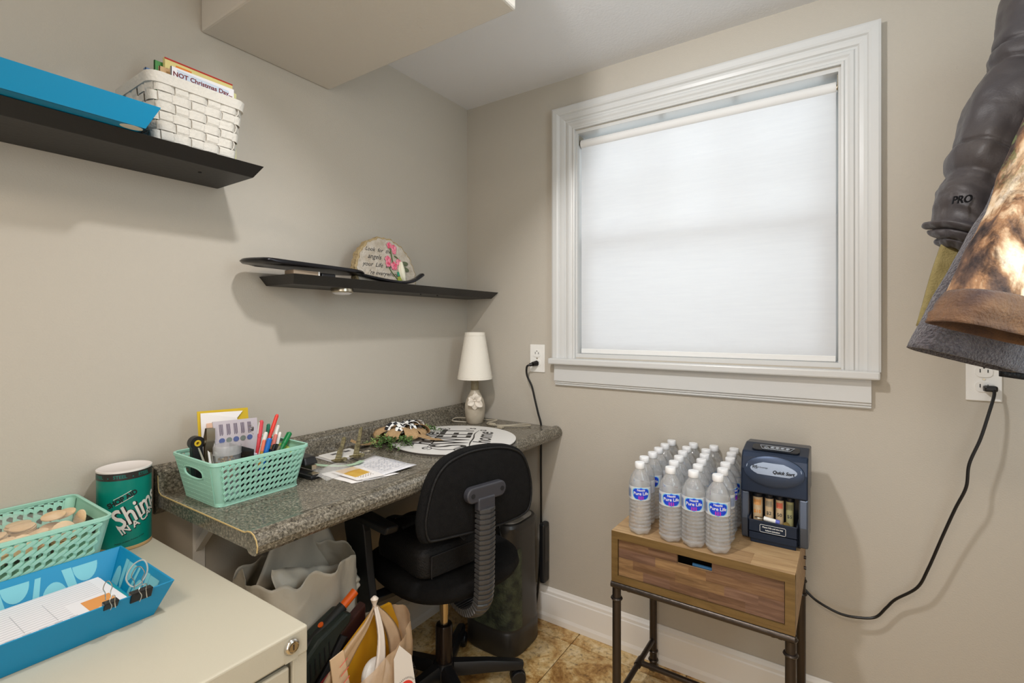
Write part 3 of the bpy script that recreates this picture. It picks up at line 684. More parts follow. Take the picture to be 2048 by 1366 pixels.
tail([(0.12,-.55,dz+.02),(0.10,-.60,dz+.012),(0.085,-.640,dz+.006),(0.095,-.675,dz+.014),(0.075,-.70,dz+.030)], .030, burl, 'burlap_tail')
tail([(0.15,-.50,dz+.025),(0.20,-.515,dz+.030),(0.245,-.50,dz+.020),(0.262,-.465,dz+.012)], .036, burl, 'burlap_tail')
gl_ = [mat('sprig green', (78,108,52), 0.6), mat('sprig light green', (140,160,96), 0.6)]
for si, (sx, sy, ex, ey, nl) in enumerate(((0.15,-.56,0.235,-.655,26),(0.14,-.57,0.17,-.68,24),(0.16,-.55,0.25,-.60,24),(0.10,-.45,0.10,-.36,18),(0.13,-.44,0.16,-.37,16),(0.12,-.57,0.12,-.66,18))):
    sp = B(); lf = B()
    for q in range(5):
        p = cr([(sx,sy,dz+.018),((sx+ex)/2+random.uniform(-.02,.02),(sy+ey)/2+random.uniform(-.02,.02),dz+.028),(ex+random.uniform(-.03,.02),ey+random.uniform(-.02,.02),dz+.012)], 6); sp.tube(p, .0007, 4)
        for k in range(nl):
            c = p[int(random.uniform(.15,1)*(len(p)-1))]; a = random.uniform(0, 2*pi); el = random.uniform(-.3, .9); l = random.uniform(.007,.013)
            d = Vector((cos(a)*cos(el), sin(a)*cos(el), sin(el))); s_ = d.cross(Vector((0,0,1))).normalized()*l*.36; c = c+Vector((random.uniform(-.006,.006), random.uniform(-.006,.006), random.uniform(0,.006)))
            c.z = max(c.z, dz+.011)
            lf.add([c, c+d*l*.5+s_, c+d*l, c+d*l*.5-s_], [(0,1,2),(0,2,3)])
    s0 = obj('sprig', sp, gl_[0], t); l0 = obj('leaves', lf, gl_[si % 2 if si > 2 else 0], s0); l0['kind'] = 'stuff'

# ------------------------------------------------------------------ papers, plate, keys, stapler
def sheet(name, label, cat, pts, z, m, curl=.0, group=None, th=.0006):
    """pts: 4 corners (x,y)"""
    A, Bq, C, D = [Vector((x, y, 0)) for x, y in pts]
    def g(u, v): 
        p = A.lerp(Bq, u).lerp(D.lerp(C, u), v); return Vector((p.x, p.y, z+curl*(u*u*v+.4*(1-u)*v*v)+.0007*sin(9*u+4*v)))
    o = obj(name, B().grid(g, 10, 8), m, None, smooth=True, solid=th, soff=1, angle=180); return tag(o, label, cat, group)
sheet('envelope_sheet', 'lower white sheet sticking out beneath the gold flyer on the desk', 'paper', [(.228,-.925),(.372,-.928),(.41,-.80),(.26,-.80)], dz+.0006, paper_m, .001)
tc_m = mat('typed letter paper', (226,224,224), .8, var=(160, (206,206,212), .12))
sheet('typed_letter', 'creased white typed letter pointing to the desk front edge', 'paper', [(.245,-.865),(.383,-.900),(.405,-.727),(.212,-.715)], dz+.0026, tc_m, .005)
fl_t = thing('flyer', 'white flyer with a gold band lying on the typed letter', 'paper', (.31, -.87, dz+.005))
obj('sheet', B().hexa([(.255,-.905,dz+.0050),(.374,-.912,dz+.0050),(.400,-.840,dz+.0054),(.262,-.822,dz+.0054)], [(.255,-.905,dz+.0056),(.374,-.912,dz+.0056),(.400,-.840,dz+.0060),(.262,-.822,dz+.0060)]), paper_m, fl_t)
obj('gold_band', B().hexa([(.258,-.895,dz+.0057),(.350,-.898,dz+.0057),(.346,-.846,dz+.006),(.262,-.838,dz+.006)], [(.258,-.895,dz+.0060),(.350,-.898,dz+.0060),(.346,-.846,dz+.0063),(.262,-.838,dz+.0063)]), mat('gold print', (196,146,42), .5, var=(40,(214,176,80),.2)), fl_t)
b = B(); put(b, text('HOLIDAY HOURS', .011, bold=.0002), frame((.352,-.868,dz+.0066), (.07,1,0), (-1,0.07,0))); put(b, text('~~~~~', .012), frame((.372,-.878,dz+.0064), (.07,1,0), (-1,0.07,0)))
b = B()
for k in range(16): b.box(.352+.006*(k%3), .3555+.006*(k%3), -.893+.0028*k, -.8915+.0028*k, dz+.0060, dz+.0064)
obj('print_marks', b, mat('brown print', (120,92,40), .6), fl_t)
b = B()
for k in range(9):
    for j in range(9):
        if (k*7+j*3) % 5: b.box(.268+.012*k, .271+.012*k, -.815+.0105*j, -.808+.0105*j-.002*(k%2), dz+.0066, dz+.0068)
lt = obj('print_lines', b, mat('faint print', (196,197,204), .8), fl_t); 
# switch plate on its card
t = thing('switch_plate', 'white blank rocker switch cover plate on its card by the backsplash', 'cover plate', (.11, -.77, dz))
obj('card', B().hexa([(.068,-.828,dz+.0006),(.170,-.835,dz+.0006),(.176,-.735,dz+.0006),(.070,-.695,dz+.0006)], [(.068,-.828,dz+.002),(.170,-.835,dz+.002),(.176,-.735,dz+.002),(.070,-.695,dz+.002)]), mat('grey card', (190,188,186), .6), t)
obj('cover', B().hexa([(.072,-.820,dz+.002),(.155,-.826,dz+.002),(.160,-.715,dz+.002),(.076,-.704,dz+.002)], [(.074,-.818,dz+.007),(.153,-.824,dz+.007),(.158,-.717,dz+.007),(.078,-.706,dz+.007)]), white_pl, t, bevel=.002)
obj('slot', B().box(.098,.112,-.795,-.775,dz+.0068,dz+.0074).box(.100,.114,-.750,-.728,dz+.0068,dz+.0074), mat('dark slot', (90,88,90), .6), t)
key_m = mat('aged brass', (176,166,126), .35, .6, var=(90, (96,88,66), .2))
def latch(name, label, p0, p1, w_, z1):
    t = thing(name, label, 'bracket', (p0[0], p0[1], dz+.008))
    d = Vector((p1[0]-p0[0], p1[1]-p0[1], z1-dz-.012))
    a = Vector((p0[0], p0[1], dz+.012)); e = Vector((p1[0], p1[1], z1))
    obj('arm', B().sweep([a, a.lerp(e,.3)+Vector((0,0,.004)), a.lerp(e,.7)-Vector((0,0,.002)), e], lambda i, q: [(x*w_*[1.3,1.1,.8,.9][i], y*.0035) for x, y in ((-.5,-1),(.5,-1),(.5,1),(-.5,1))]), key_m, t, bevel=.0008)
    obj('foot', B().box(a.x-.017, a.x+.017, a.y-.012, a.y+.012, dz+.0075, dz+.012), key_m, t, bevel=.001)
    obj('foot_screw', B().lathe([(0,0),(.010,0),(.009,.006),(.004,.008),(0,.008)], 14, Matrix.Translation(a+Vector((.014,.010,-.001)))), key_m, t, smooth=True)
    obj('tip', B().lathe([(0,0),(.0045,0),(.0045,.010),(0,.010)], 10, Matrix.Translation(e-Vector((0,0,.004)))), key_m, t, smooth=True)
    return t
latch('brass_bracket', 'aged brass bracket arm standing on the papers, left of the two', (.185,-.830), (.110,-.752), .014, dz+.050)
latch('brass_bracket', 'aged brass bracket arm standing nearer the bow, right of the two', (.190,-.770), (.105,-.682), .013, dz+.068)
obj('wire', B().tube(cr([(.19,-.79,dz+.010),(.20,-.74,dz+.009),(.185,-.70,dz+.010),(.165,-.72,dz+.010),(.19,-.78,dz+.012)], 6), .0012, 6), brass_m); tag(bpy.data.objects['wire'], 'bent silver wire between the brass arms on the desk', 'wire')
# green strap
o = obj('plastic_strap', B().sweep(cr([(.150,-.985,dz+.030),(.165,-.94,dz+.028),(.19,-.90,dz+.014),(.235,-.865,dz+.010),(.255,-.83,dz+.010),(.245,-.79,dz+.010)], 6), [(-.008,-.0004),(.008,-.0004),(.008,.0004),(-.008,.0004)], up=(0,0,1)), mat('pale green strap', (170,200,170), .3), smooth=True)
tag(o, 'pale green plastic strap curling from the mint basket over the papers', 'strap')
o = obj('plastic_wrap', B().grid(lambda u, v: Vector((.20+.10*u, -.97+.13*v+.02*u, dz+.005+.016*sin(pi*u)*sin(pi*v)+.004*sin(11*u+5*v))), 10, 10), mat('clear film', (240,238,235), .12, trans=.0, alpha=.22), smooth=True, solid=.0004)
tag(o, 'crumpled clear plastic wrap beside the stapler', 'wrap')
t = thing('stapler', 'black stapler standing open behind the mint basket', 'stapler', (.20, -.95, dz))
obj('base', B().box(.135,.262,-.972,-.936,dz,dz+.012), blk_plastic, t, bevel=.004)
obj('anvil', B().box(.235,.258,-.964,-.944,dz+.012,dz+.014), brass_m, t)
obj('arm', B().hexa([(.120,-.958,dz+.030),(.215,-.958,dz+.026),(.215,-.915,dz+.026),(.120,-.915,dz+.030)], [(.122,-.954,dz+.052),(.205,-.954,dz+.046),(.205,-.919,dz+.046),(.122,-.919,dz+.052)]), blk_plastic, t, bevel=.005)
obj('magazine', B().box(.125,.225,-.944,-.930,dz+.016,dz+.028), brass_m, t)
obj('hinge', B().box(.120,.140,-.958,-.918,dz+.01,dz+.034), blk_plastic, t)

# ================================================================== MINT LATTICE BASKETS
def mint_basket(label, X, Y, z0, z1, cols, rows, ex_bottom):
    """X,Y = (min,max) at the rim; inset ex_bottom at the base. Long sides run along Y."""
    t = thing('lattice_basket', label, 'basket', ((X[0]+X[1])/2, (Y[0]+Y[1])/2, z0))
    e = ex_bottom; h = z1-z0
    def corner(ix, iy, k): return Vector((X[ix]+(e*(1-k) if ix == 0 else -e*(1-k)), Y[iy]+(e*(1-k) if iy == 0 else -e*(1-k)), z0+h*k))
    zc_ = Vector(((X[0]+X[1])/2, (Y[0]+Y[1])/2, 0))
    def side(a, c, name, lattice=True, handle=False):
        A = lambda k: corner(*a, k); Cc = lambda k: corner(*c, k)
        L = (A(1)-Cc(1)).length; cr_ = 0.016/L
        nrm = ((A(0)+Cc(0))/2-zc_); nrm.z = 0
        dirv = (Cc(1)-A(1)).normalized(); nrm = nrm-dirv*nrm.dot(dirv); nrm.normalize()
        def S(u, v, o=0.0): return A(v).lerp(Cc(v), u)+nrm*o
        b = B(); th = .0018
        def quad(u0, u1, v0, v1, o0=0, o1=th): b.hexa([S(u0,v0,o0),S(u1,v0,o0),S(u1,v0,o1),S(u0,v0,o1)], [S(u0,v1,o0),S(u1,v1,o0),S(u1,v1,o1),S(u0,v1,o1)])
        if lattice:
            quad(cr_, 1-cr_, 0, .10); quad(cr_, 1-cr_, .93, 1)
            w0 = 1-2*cr_; p = w0/cols
            for i in range(cols+1):
                u = cr_+p*i; b_w = p*.19 if 0 < i < cols else p*.22
                quad(max(cr_, u-b_w), min(1-cr_, u+b_w), .08, .95)
            vr = .83/rows
            for i in range(cols):
                for j in range(rows):
                    uc = cr_+p*(i+.5); vc = .115+vr*(j+.5)
                    # Y piece: low left arm, high right capsule bridging two ribs
                    def bar(u0, v0, u1, v1, hw, o0, o1, n=6):
                        d = Vector(((u1-u0)*L, (v1-v0)*h)); l = d.length; d /= l; q = Vector((-d.y, d.x))
                        pts = []
                        for (uu, vv, a0) in ((u1, v1, -90), (u0, v0, 90)):
                            for m_ in range(n//2+1):
                                a = rad(a0+180*m_/(n//2)); pts.append((uu*L+(d.x*cos(a)+q.x*sin(a))*hw, vv*h+(d.y*cos(a)+q.y*sin(a))*hw))
                        k0 = len(pts); vs = [S(x/L, y/h, o0) for x, y in pts]+[S(x/L, y/h, o1) for x, y in pts]
                        b.add(vs, [tuple(range(k0)), tuple(range(k0, 2*k0))]+[(m_, (m_+1) % k0, k0+(m_+1) % k0, k0+m_) for m_ in range(k0)])
                    hw = min(p*L, vr*h)*.19
                    bar(uc-p*.50, vc-vr*.20, uc+p*.38, vc+vr*.30, hw, .0010, .0046)
                    bar(uc-p*.50, vc-vr*.20, uc-p*.88, vc+vr*.02, hw, .0006, .0034) if i else None
        elif handle:
            u0, u1, v0, v1 = .28, .72, .56, .80
            quad(cr_, u0, 0, 1); quad(u1, 1-cr_, 0, 1); quad(u0, u1, 0, v0); quad(u0, u1, v1, 1)
            loop_ = [S(.5+x*(u1-u0)/1.0, (v0+v1)/2+y*(v1-v0), th) for x, y in rrect(1.06, 1.1, .42, 5)]
            b.tube(loop_, .0022, 6, True)
            # pips all over the panel
            for i in range(22):
                for j in range(9):
                    u = .10+.80*(i+.5*(j % 2))/21.5; v = .07+.85*j/8.5
                    if u0-.03 < u < u1+.03 and v0-.06 < v < v1+.06: continue
                    c_ = S(u, v, th); d1 = dirv*.0011; d2 = Vector((0,0,.0011)); b.add([c_-d1-d2+nrm*.0001, c_+d1-d2+nrm*.0001, c_+nrm*.0009, c_-d1*.2+d2+nrm*.0001], [(0,1,2),(1,3,2),(3,0,2)])
        return obj(name, b, mint_m, t)
    side((1,0), (1,1), 'lattice_side'); side((0,1), (0,0), 'lattice_side'); side((1,1), (0,1), 'end_panel', False, True); side((0,0), (1,0), 'end_panel', False, True)
    # rounded corner posts, base, rim
    for ix, iy in ((0,0),(1,0),(1,1),(0,1)):
        sx, sy = (1 if ix == 0 else -1), (1 if iy == 0 else -1); b = B(); vs = []
        for k in (0, 1):
            c = corner(ix, iy, k); r = .016; cc = (c.x+sx*r, c.y+sy*r)
            for rr in (r, r-.0018):
                for m_ in range(7): a = (pi/2)*m_/6; vs.append((cc[0]-sx*rr*cos(a)+(0), cc[1]-sy*rr*sin(a), c.z))
        fs = [(m_, m_+1, 14+m_+1, 14+m_) for m_ in range(6)]+[(7+m_, 8+m_, 21+m_+1, 21+m_) for m_ in range(6)]
        obj('corner_post', b.add(vs, fs), mint_m, t, smooth=True)
    obj('basket_bottom', B().box(X[0]+e+.001, X[1]-e-.001, Y[0]+e+.001, Y[1]-e-.001, z0, z0+.003), mint_m, t, bevel=.0012)
    ring = [((X[0]+X[1])/2+x, (Y[0]+Y[1])/2+y, z1) for x, y in rrect(X[1]-X[0]+.002, Y[1]-Y[0]+.002, .018, 6)]
    obj('rim', B().sweep(ring, [(-.0035,-.0050),(.0012,-.0050),(.0012,.0012),(-.0020,.0024),(-.0045,.0008)], up=(0,0,1), closed=True), mint_m, t, smooth=True, angle=60)
    ring = [((X[0]+X[1])/2+x, (Y[0]+Y[1])/2+y, z0+.004) for x, y in rrect(X[1]-X[0]-2*e+.002, Y[1]-Y[0]-2*e+.002, .016, 6)]
    obj('foot_ring', B().sweep(ring, [(-.0015,-.004),(.0015,-.004),(.0015,.004),(-.0015,.004)], up=(0,0,1), closed=True), mint_m, t, smooth=True, angle=60)
    return t
mint_basket('mint green lattice basket full of pens and office supplies on the desk', (.082,.287), (-1.226,-.992), dz+.0005, dz+.104, 15, 6, .020)
mint_basket('mint green lattice basket of wooden coins on the filing cabinet', (.006,.230), (-1.72,-1.387), .7005, .824, 19, 6, .024)

# ------------------------------------------------------------------ contents of the desk basket
zb = dz+.0045
t = thing('yellow_folder', 'yellow card folder at the back of the desk basket against the wall', 'folder', (.112, -1.095, zb)); 
def leaning(name, pts, m, par, th=.0012, **k):
    """flat polygon given by 3D points, given thickness"""
    P_ = [Vector(p) for p in pts]; n = (P_[1]-P_[0]).cross(P_[2]-P_[0]).normalized()*th; k_ = len(P_)
    return obj(name, B().add(P_+[p+n for p in P_], [tuple(range(k_-1,-1,-1)), tuple(range(k_, 2*k_))]+[(i, (i+1) % k_, k_+(i+1) % k_, k_+i) for i in range(k_)]), m, par, **k)
yel = mat('yellow card', (204,172,36), .6)
leaning('card', [(.110,-1.172,zb),(.110,-1.045,zb),(.072,-1.038,.975),(.072,-1.166,.982)], yel, t)
leaning('white_insert', [(.114,-1.168,zb),(.114,-1.070,zb),(.083,-1.072,.953),(.077,-1.054,.969),(.077,-1.160,.977)], paper_m, t)
leaning('pink_patch', [(.0905,-1.150,.925),(.0905,-1.115,.924),(.087,-1.115,.950),(.087,-1.150,.951)], mat('pale orange print', (226,186,160), .7), t, th=.0006)
t = thing('package_card', 'clear blister pack with purple printed instructions in the desk basket', 'package', (.145, -1.108, zb))
pk = [(.158,-1.150,zb),(.158,-1.048,zb),(.142,-1.052,.957),(.142,-1.162,.963)]
leaning('card', pk, mat('lilac grey card', (196,188,194), .35, coat=.5), t, th=.003)
def cardT(u, v): 
    p = (Vector(pk[0]).lerp(Vector(pk[1]), u)).lerp(Vector(pk[3]).lerp(Vector(pk[2]), u), v); return p
cx_ = (cardT(1,.5)-cardT(0,.5)).normalized(); cy_ = (cardT(.5,1)-cardT(.5,0)).normalized(); cn = cx_.cross(cy_); cn *= (1 if cn.x > 0 else -1)
b = B(); b2 = B(); b3 = B()
for k in range(5):
    for j in range(4):
        c = cardT(.13+k*.16+.022*j, .95)+cn*.0033; b.add([c-cx_*.0009-cy_*.028, c+cx_*.0006-cy_*(.028-.004*(j%2)), c+cx_*.0006, c-cx_*.0009], [(0,1,2,3)])
    c = cardT(.15+k*.16, .71)+cn*.0034
    T2 = frame(c, cx_, cy_)
    (b2 if k % 2 else b3).lathe([(0,.0004),(.0065,.0004),(.0065,0)], 16, T2, sx=1.1)
obj('print_columns', b, mat('purple grey print', (96,84,104), .5), t); obj('print_icons', b2, mat('dark icon print', (120,130,124), .5), t); obj('print_icons', b3, mat('blue icon print', (86,100,150), .5), t)
obj('barcode', B().box(.1478,.1482,-1.068,-1.062,.905,.935), mat('dark icon', (70,64,70), .5), t)
t = thing('pushpin_jar', 'clear round jar of brass pushpins in the desk basket', 'jar', (.200, -1.154, zb))
T = Matrix.Translation((.200, -1.154, zb))
obj('jar', B().lathe([(.0,0),(.028,0),(.029,.003),(.029,.105),(.027,.105),(.027,.004),(0,.003)], 28, T), mat('jar plastic', (205,208,212), .08, trans=.0, alpha=.16), t, smooth=True)
obj('lid', B().lathe([(.0305,.098),(.0305,.116),(.028,.120),(0,.121)], 28, T), mat('frosted lid', (190,190,190), .2, alpha=.45), t, smooth=True)
b = B(); 
for k in range(160):
    a = random.uniform(0, 2*pi); r = .024*math.sqrt(random.random()); z = .035+.062*random.random()*(1-.2*r/.024); c = Vector((.200+r*cos(a), -1.154+r*sin(a), zb+z)); d = Vector((random.uniform(-1,1), random.uniform(-1,1), random.uniform(-1,1))).normalized()
    b.cyl(c-d*.001, c+d*.002, .0036, 6, .002)
pp = obj('pushpins', b, mat('brass gold', (196,152,84), .3, .7), t); pp['kind'] = 'stuff'
t = thing('desk_organizer', 'black divided plastic organizer inside the desk basket', 'organizer', (.19, -1.08, zb))
bkp = mat('smoky black plastic', (30,28,30), .2)
b = B().box(.125,.262,-1.125,-1.123,zb,.905).box(.125,.262,-1.035,-1.033,zb,.880).box(.125,.127,-1.125,-1.035,zb,.912).box(.200,.262,-1.080,-1.078,zb,.895).box(.125,.262,-1.125,-1.033,zb,zb+.002)
obj('divider', b, bkp, t)
obj('divider_edge', B().hexa([(.200,-1.0805,.912),(.202,-1.0805,.912),(.202,-1.0775,.912),(.200,-1.0775,.912)], [(.262,-1.0805,.880),(.264,-1.0805,.880),(.264,-1.0775,.880),(.262,-1.0775,.880)]), mat('pale edge', (150,140,136), .4), t)
t = thing('tape_dispenser', 'black tape dispenser standing at the left end of the desk basket', 'tape dispenser', (.14, -1.195, zb))
Mx = frame((.128,-1.196,.918), (0,1,0), (0,0,1)); 
obj('tape_hub', B().lathe([(.006,0),(.016,0),(.016,.018),(.006,.018),(.006,0)], 24, Mx, cap=False), blk_plastic, t, smooth=True)
obj('tape_core', B().lathe([(.0035,.002),(.0075,.002),(.0075,.019),(.0035,.019),(.0035,.002)], 20, Mx, cap=False), yel, t, smooth=True)
obj('body', B().hexa([(.126,-1.202,zb+.02),(.126,-1.180,zb+.02),(.150,-1.180,zb+.02),(.150,-1.202,zb+.02)], [(.128,-1.208,.915),(.128,-1.184,.915),(.146,-1.184,.915),(.146,-1.208,.915)]), blk_plastic, t, bevel=.003)
t = thing('bulldog_clip', 'large silver bulldog clip standing in the desk basket', 'clip', (.15, -1.175, zb))
for s in (-1, 1):
    obj('jaw', B().sweep([(.150+s*.003,-1.174,zb+.02),(.150+s*.004,-1.174,.905),(.150+s*.009,-1.172,.925),(.150+s*.004,-1.170,.950)], lambda i, q: [(-.0095,-.0006),(.0095,-.0006),(.0095,.0006),(-.0095,.0006)], up=(1,0,0)), brass_m, t, smooth=True)
obj('spring', B().cyl((.150,-1.184,.918), (.150,-1.164,.918), .005, 12), brass_m, t)
t = thing('scissors', 'steel bladed scissors sticking up at the left of the desk basket', 'scissors', (.185, -1.195, zb))
obj('blade', B().hexa([(.200,-1.182,zb),(.202,-1.182,zb),(.202,-1.172,zb),(.200,-1.172,zb)], [(.168,-1.206,.912),(.170,-1.206,.912),(.170,-1.203,.912),(.168,-1.203,.912)]), brass_m, t)
obj('blade', B().hexa([(.203,-1.186,zb),(.205,-1.186,zb),(.205,-1.178,zb),(.203,-1.178,zb)], [(.185,-1.188,.900),(.187,-1.188,.900),(.187,-1.184,.900),(.185,-1.184,.900)]), brass_m, t)
for k, (y, z) in enumerate(((-1.192,.905), (-1.176,.900))):
    t = thing('folded_paper', 'white folded paper slip standing in the desk basket, ' + ('left of two' if k == 0 else 'beside the jar'), 'paper', (.19, y, zb))
    leaning('slip', [(.205,y+.003,zb),(.205,y+.013,zb),(.185,y+.010,z-.012),(.185,y,z)], paper_m, t, th=.002)
t = thing('eraser_block', 'small white and grey block in the black organizer', 'eraser', (.225,-1.113,zb+.05)); obj('block', B().box(.210,.240,-1.120,-1.102,zb+.055,.888), mat('pale lilac block', (196,194,204), .6), t, bevel=.002); obj('sleeve', B().box(.2095,.2405,-1.1205,-1.110,zb+.055,.878), mat('grey sleeve', (120,112,120), .6), t)
t = thing('sticky_notes', 'lime green sticky note pad at the right end of the desk basket', 'notes', (.20,-1.005,.87)); leaning('pad', [(.215,-1.028,.868),(.225,-.998,.862),(.185,-.996,.880),(.180,-1.020,.886)], mat('lime paper', (164,176,84), .7), t, th=.004)
t = thing('black_notebook', 'black notebook edge at the right end of the desk basket', 'notebook', (.15,-1.01,.85)); leaning('cover', [(.205,-1.012,.862),(.205,-1.000,.862),(.120,-.998,.888),(.120,-1.012,.888)], blk_plastic, t, th=.006)
def pen(label, top, bot, r, body, cap=None, tip=None, clip=None):
    t = thing('pen', label, 'pen', bot, group='pens and markers in the desk basket'); p, q = Vector(bot), Vector(top); d = (q-p).normalized(); L = (q-p).length
    obj('barrel', B().cyl(p, p+d*(L*.62), r, 12), body, t, smooth=True)
    obj('cap', B().cyl(p+d*(L*.60), p+d*(L*.97), r*1.12, 12, r*1.05).cyl(p+d*(L*.97), q, r*.85, 12, r*.6), cap or body, t, smooth=True)
    if clip:
        s = d.cross(Vector((0,0,1))).normalized(); n = s.cross(d); n = n if n.x > 0 else -n
        c0 = p+d*L*.68+n*r*1.3; c1 = p+d*L*.95+n*r*1.3; w2 = s*.0014
        b = B().hexa([c0-w2, c0+w2, c0+w2+n*.001, c0-w2+n*.001], [c1-w2, c1+w2, c1+w2+n*.001, c1-w2+n*.001]); obj('clip', b, clip, t)
    return t
red = mat('red plastic', (214,52,40), .3); pink = mat('coral pink plastic', (206,70,80), .3); grn = mat('green plastic', (10,120,62), .3); dgr = mat('teal green plastic', (20,110,84), .3)
blu = mat('blue plastic', (26,104,186), .3); ora = mat('ochre barrel', (196,140,50), .35); clr = mat('clear barrel', (214,212,206), .15, spec=.8); gry = mat('grey barrel', (130,126,122), .3); blkp = blk_plastic; whp = white_pl
pn = [
 ('coral pink capped pen, leftmost in the desk basket', (.215,-1.078,.962), (.220,-1.095,.86), .0048, pink, pink, clr),
 ('teal green pen with a brown end in the desk basket', (.185,-1.043,.944), (.195,-1.060,.85), .0042, dgr, dgr, None),
 ('red marker leaning right, tallest in the desk basket', (.190,-1.022,.966), (.205,-1.072,.86), .0044, red, red, None),
 ('clear barrel ballpoint with white end, left front of the pens', (.232,-1.076,.934), (.232,-1.100,.85), .0050, clr, clr, None),
 ('grey capped pen leaning behind the white ended pens', (.195,-1.022,.938), (.205,-1.060,.85), .0045, gry, clr, None),
 ('coral tipped ochre pencil in front of the clear ballpoint', (.238,-1.084,.917), (.240,-1.100,.85), .0040, ora, mat('coral tip', (226,120,90), .4), None),
 ('blue capped pen at the front of the pens', (.245,-1.074,.920), (.245,-1.098,.84), .0058, blu, blu, None),
 ('ochre pen with pink end between the blue and green pens', (.215,-1.040,.920), (.220,-1.065,.85), .0044, ora, mat('pink end', (214,120,110), .4), None),
 ('black pen with white cap end, left of two in the middle', (.205,-1.033,.921), (.212,-1.060,.85), .0036, blkp, whp, None),
 ('black pen with white cap end, right of two in the middle', (.205,-1.023,.921), (.215,-1.050,.85), .0036, blkp, whp, None),
 ('bright green capped highlighter leaning right', (.200,-.992,.914), (.215,-1.045,.85), .0062, grn, grn, grn),
 ('black pen lying low between blue and green pens', (.235,-1.055,.900), (.240,-1.080,.85), .0040, blkp, blkp, brass_m),
 ('grey green pencil low beside the green highlighter', (.232,-1.040,.892), (.238,-1.070,.85), .0035, mat('olive pencil', (104,104,84), .5), mat('olive pencil', (104,104,84), .5), None)]
for l, tp, bt, r, bo, ca, cl in pn: pen(l, tp, bt, r, bo, ca, None, cl)
o = obj('wire_coil', B().tube([(.19+.006*cos(a*.8), -1.092+.006*sin(a*.8), .925+.0011*a) for a in range(26)], .0004, 4), brass_m); tag(o, 'loose curled silver wire behind the pink pen', 'wire')
# ================================================================== FILING CABINET
cx1, cy1, cy0, ch = 0.685, -1.261, -1.645, 0.70
t = thing('filing_cabinet', 'putty coloured metal filing cabinet standing against the left wall', 'cabinet', (.35, -1.45, 0))
obj('body', B().box(.020, cx1-.012, cy0, cy1, 0.0, .655), cab_m, t, bevel=.002)
obj('top', B().box(.018, cx1, cy0-.001, cy1, .654, ch), cab_m, t, bevel=.004, seg=3)
obj('side_flange', B().box(cx1-.014, cx1-.002, cy1-.026, cy1-.001, 0, .655), cab_m, t, bevel=.001)
obj('side_flange', B().box(cx1-.014, cx1-.002, cy0, cy0+.025, 0, .655), cab_m, t, bevel=.001)
obj('drawer_gap', B().box(cx1-.013, cx1-.0115, cy0+.02, cy1-.02, 0, .655), cab_dark, t)
for k, (z0, z1) in enumerate(((.335, .645), (.012, .322))):
    d = obj('drawer', B().box(cx1-.020, cx1-.003, cy0+.028, cy1-.0315, z0, z1), cab_m, t, bevel=.003)
    obj('handle', B().box(cx1-.003, cx1+.006, cy0+.13, cy1-.13, (z0+z1)/2+.03, (z0+z1)/2+.05), brass_m, d, bevel=.002)
lk = obj('lock', B().lathe([(0,0),(.0125,0),(.0125,.003),(.010,.006),(.0085,.0065),(.0085,.004),(0,.004)], 28, frame((cx1, -1.291, .679), (0,1,0), (0,0,1))), chrome, t, smooth=True, label='round chrome key lock')
obj('lock_plug', B().lathe([(0,0),(.0072,0),(.0072,.0066),(0,.0066)], 20, frame((cx1, -1.291, .679), (0,1,0), (0,0,1))), brass_m, lk, smooth=True)
obj('keyhole', B().box(cx1+.0066, cx1+.0072, -1.2917, -1.2903, .675, .684), ink_m, lk)
obj('lock_plate', B().box(cx1, cx1+.0008, -1.302, -1.280, .655, .668), cab_m, t)

# ------------------------------------------------------------------ blue tray with paper and clips
def circles(o, A, C, AT, CT):
    """pale cut-paper circle pattern printed on the inner face"""
    pl = mat('pale aqua print', (118,190,204), .4) if 'pale aqua print' not in MATS else MATS['pale aqua print']
    ex = (C-A).normalized(); L = (C-A).length; up = ((AT+CT)/2-(A+C)/2); hh = up.length; up.normalize(); n = ex.cross(up).normalized()
    mid = Vector((.34, -1.47, A.z)); 
    if (mid-A).dot(n) < 0: n = -n
    x = .012; k = 0
    def piece(name, pts): obj(name, B().add([A+ex*x_+up*y_+n*.0003 for x_, y_ in pts], [tuple(range(len(pts)))]), pl, o)
    def arcpoly(cx, cy, r, hx, a0, a1, m=14):
        pts = [(cx+r*hx*cos(rad(a0+(a1-a0)*i/m)), cy+r*sin(rad(a0+(a1-a0)*i/m))) for i in range(m+1)]
        return [(min(max(x_, .002), L-.002), min(max(y_, .001), hh-.010)) for x_, y_ in pts]
    while x < L-.02:
        piece('circle_print', arcpoly(x+.022, hh-.012, .030, .62, 180, 360) if k % 2 == 0 else arcpoly(x+.020, .0, .034, .55, 0, 180))
        x += .048; k += 1
    for k in range(int((L-.02)/.048)):
        xx = .012+.048*(k+1)-.002
        piece('gusset_print', [(xx-.004, hh-.011), (xx+.010, hh-.011), (xx+.002, .012), (xx-.006, .002), (xx-.012, .004)] if k % 2 == 0 else [(xx-.010, hh-.012), (xx-.002, hh-.012), (xx+.006, .004), (xx-.003, .002)])
t = tray('paper_tray', 'bright blue card tray of paperwork on the filing cabinet', .246, .440, -1.64, -1.394, .7006, .057, .023, circles)
obj('teal_lining', B().box(.250, .436, -1.636, -1.398, .7040, .7046), mat('teal lining', (30,150,160), .5), t)
t = thing('paper_stack', 'stack of white forms in the blue tray on the cabinet', 'papers', (.33, -1.53, .705))
for k in range(6):
    dx, dy, r = random.uniform(-.003,.003), random.uniform(-.004,.004), random.uniform(-.02,.02)
    T = Matrix.Translation((.343+dx, -1.528+dy, 0)) @ Matrix.Rotation(r+.02, 4, 'Z'); zz = .7048+k*.0026
    obj('sheet', B().box(-.088, .088, -.108, .112, zz, zz+.0020, T), paper_m, t)
top = .7048+6*.0026
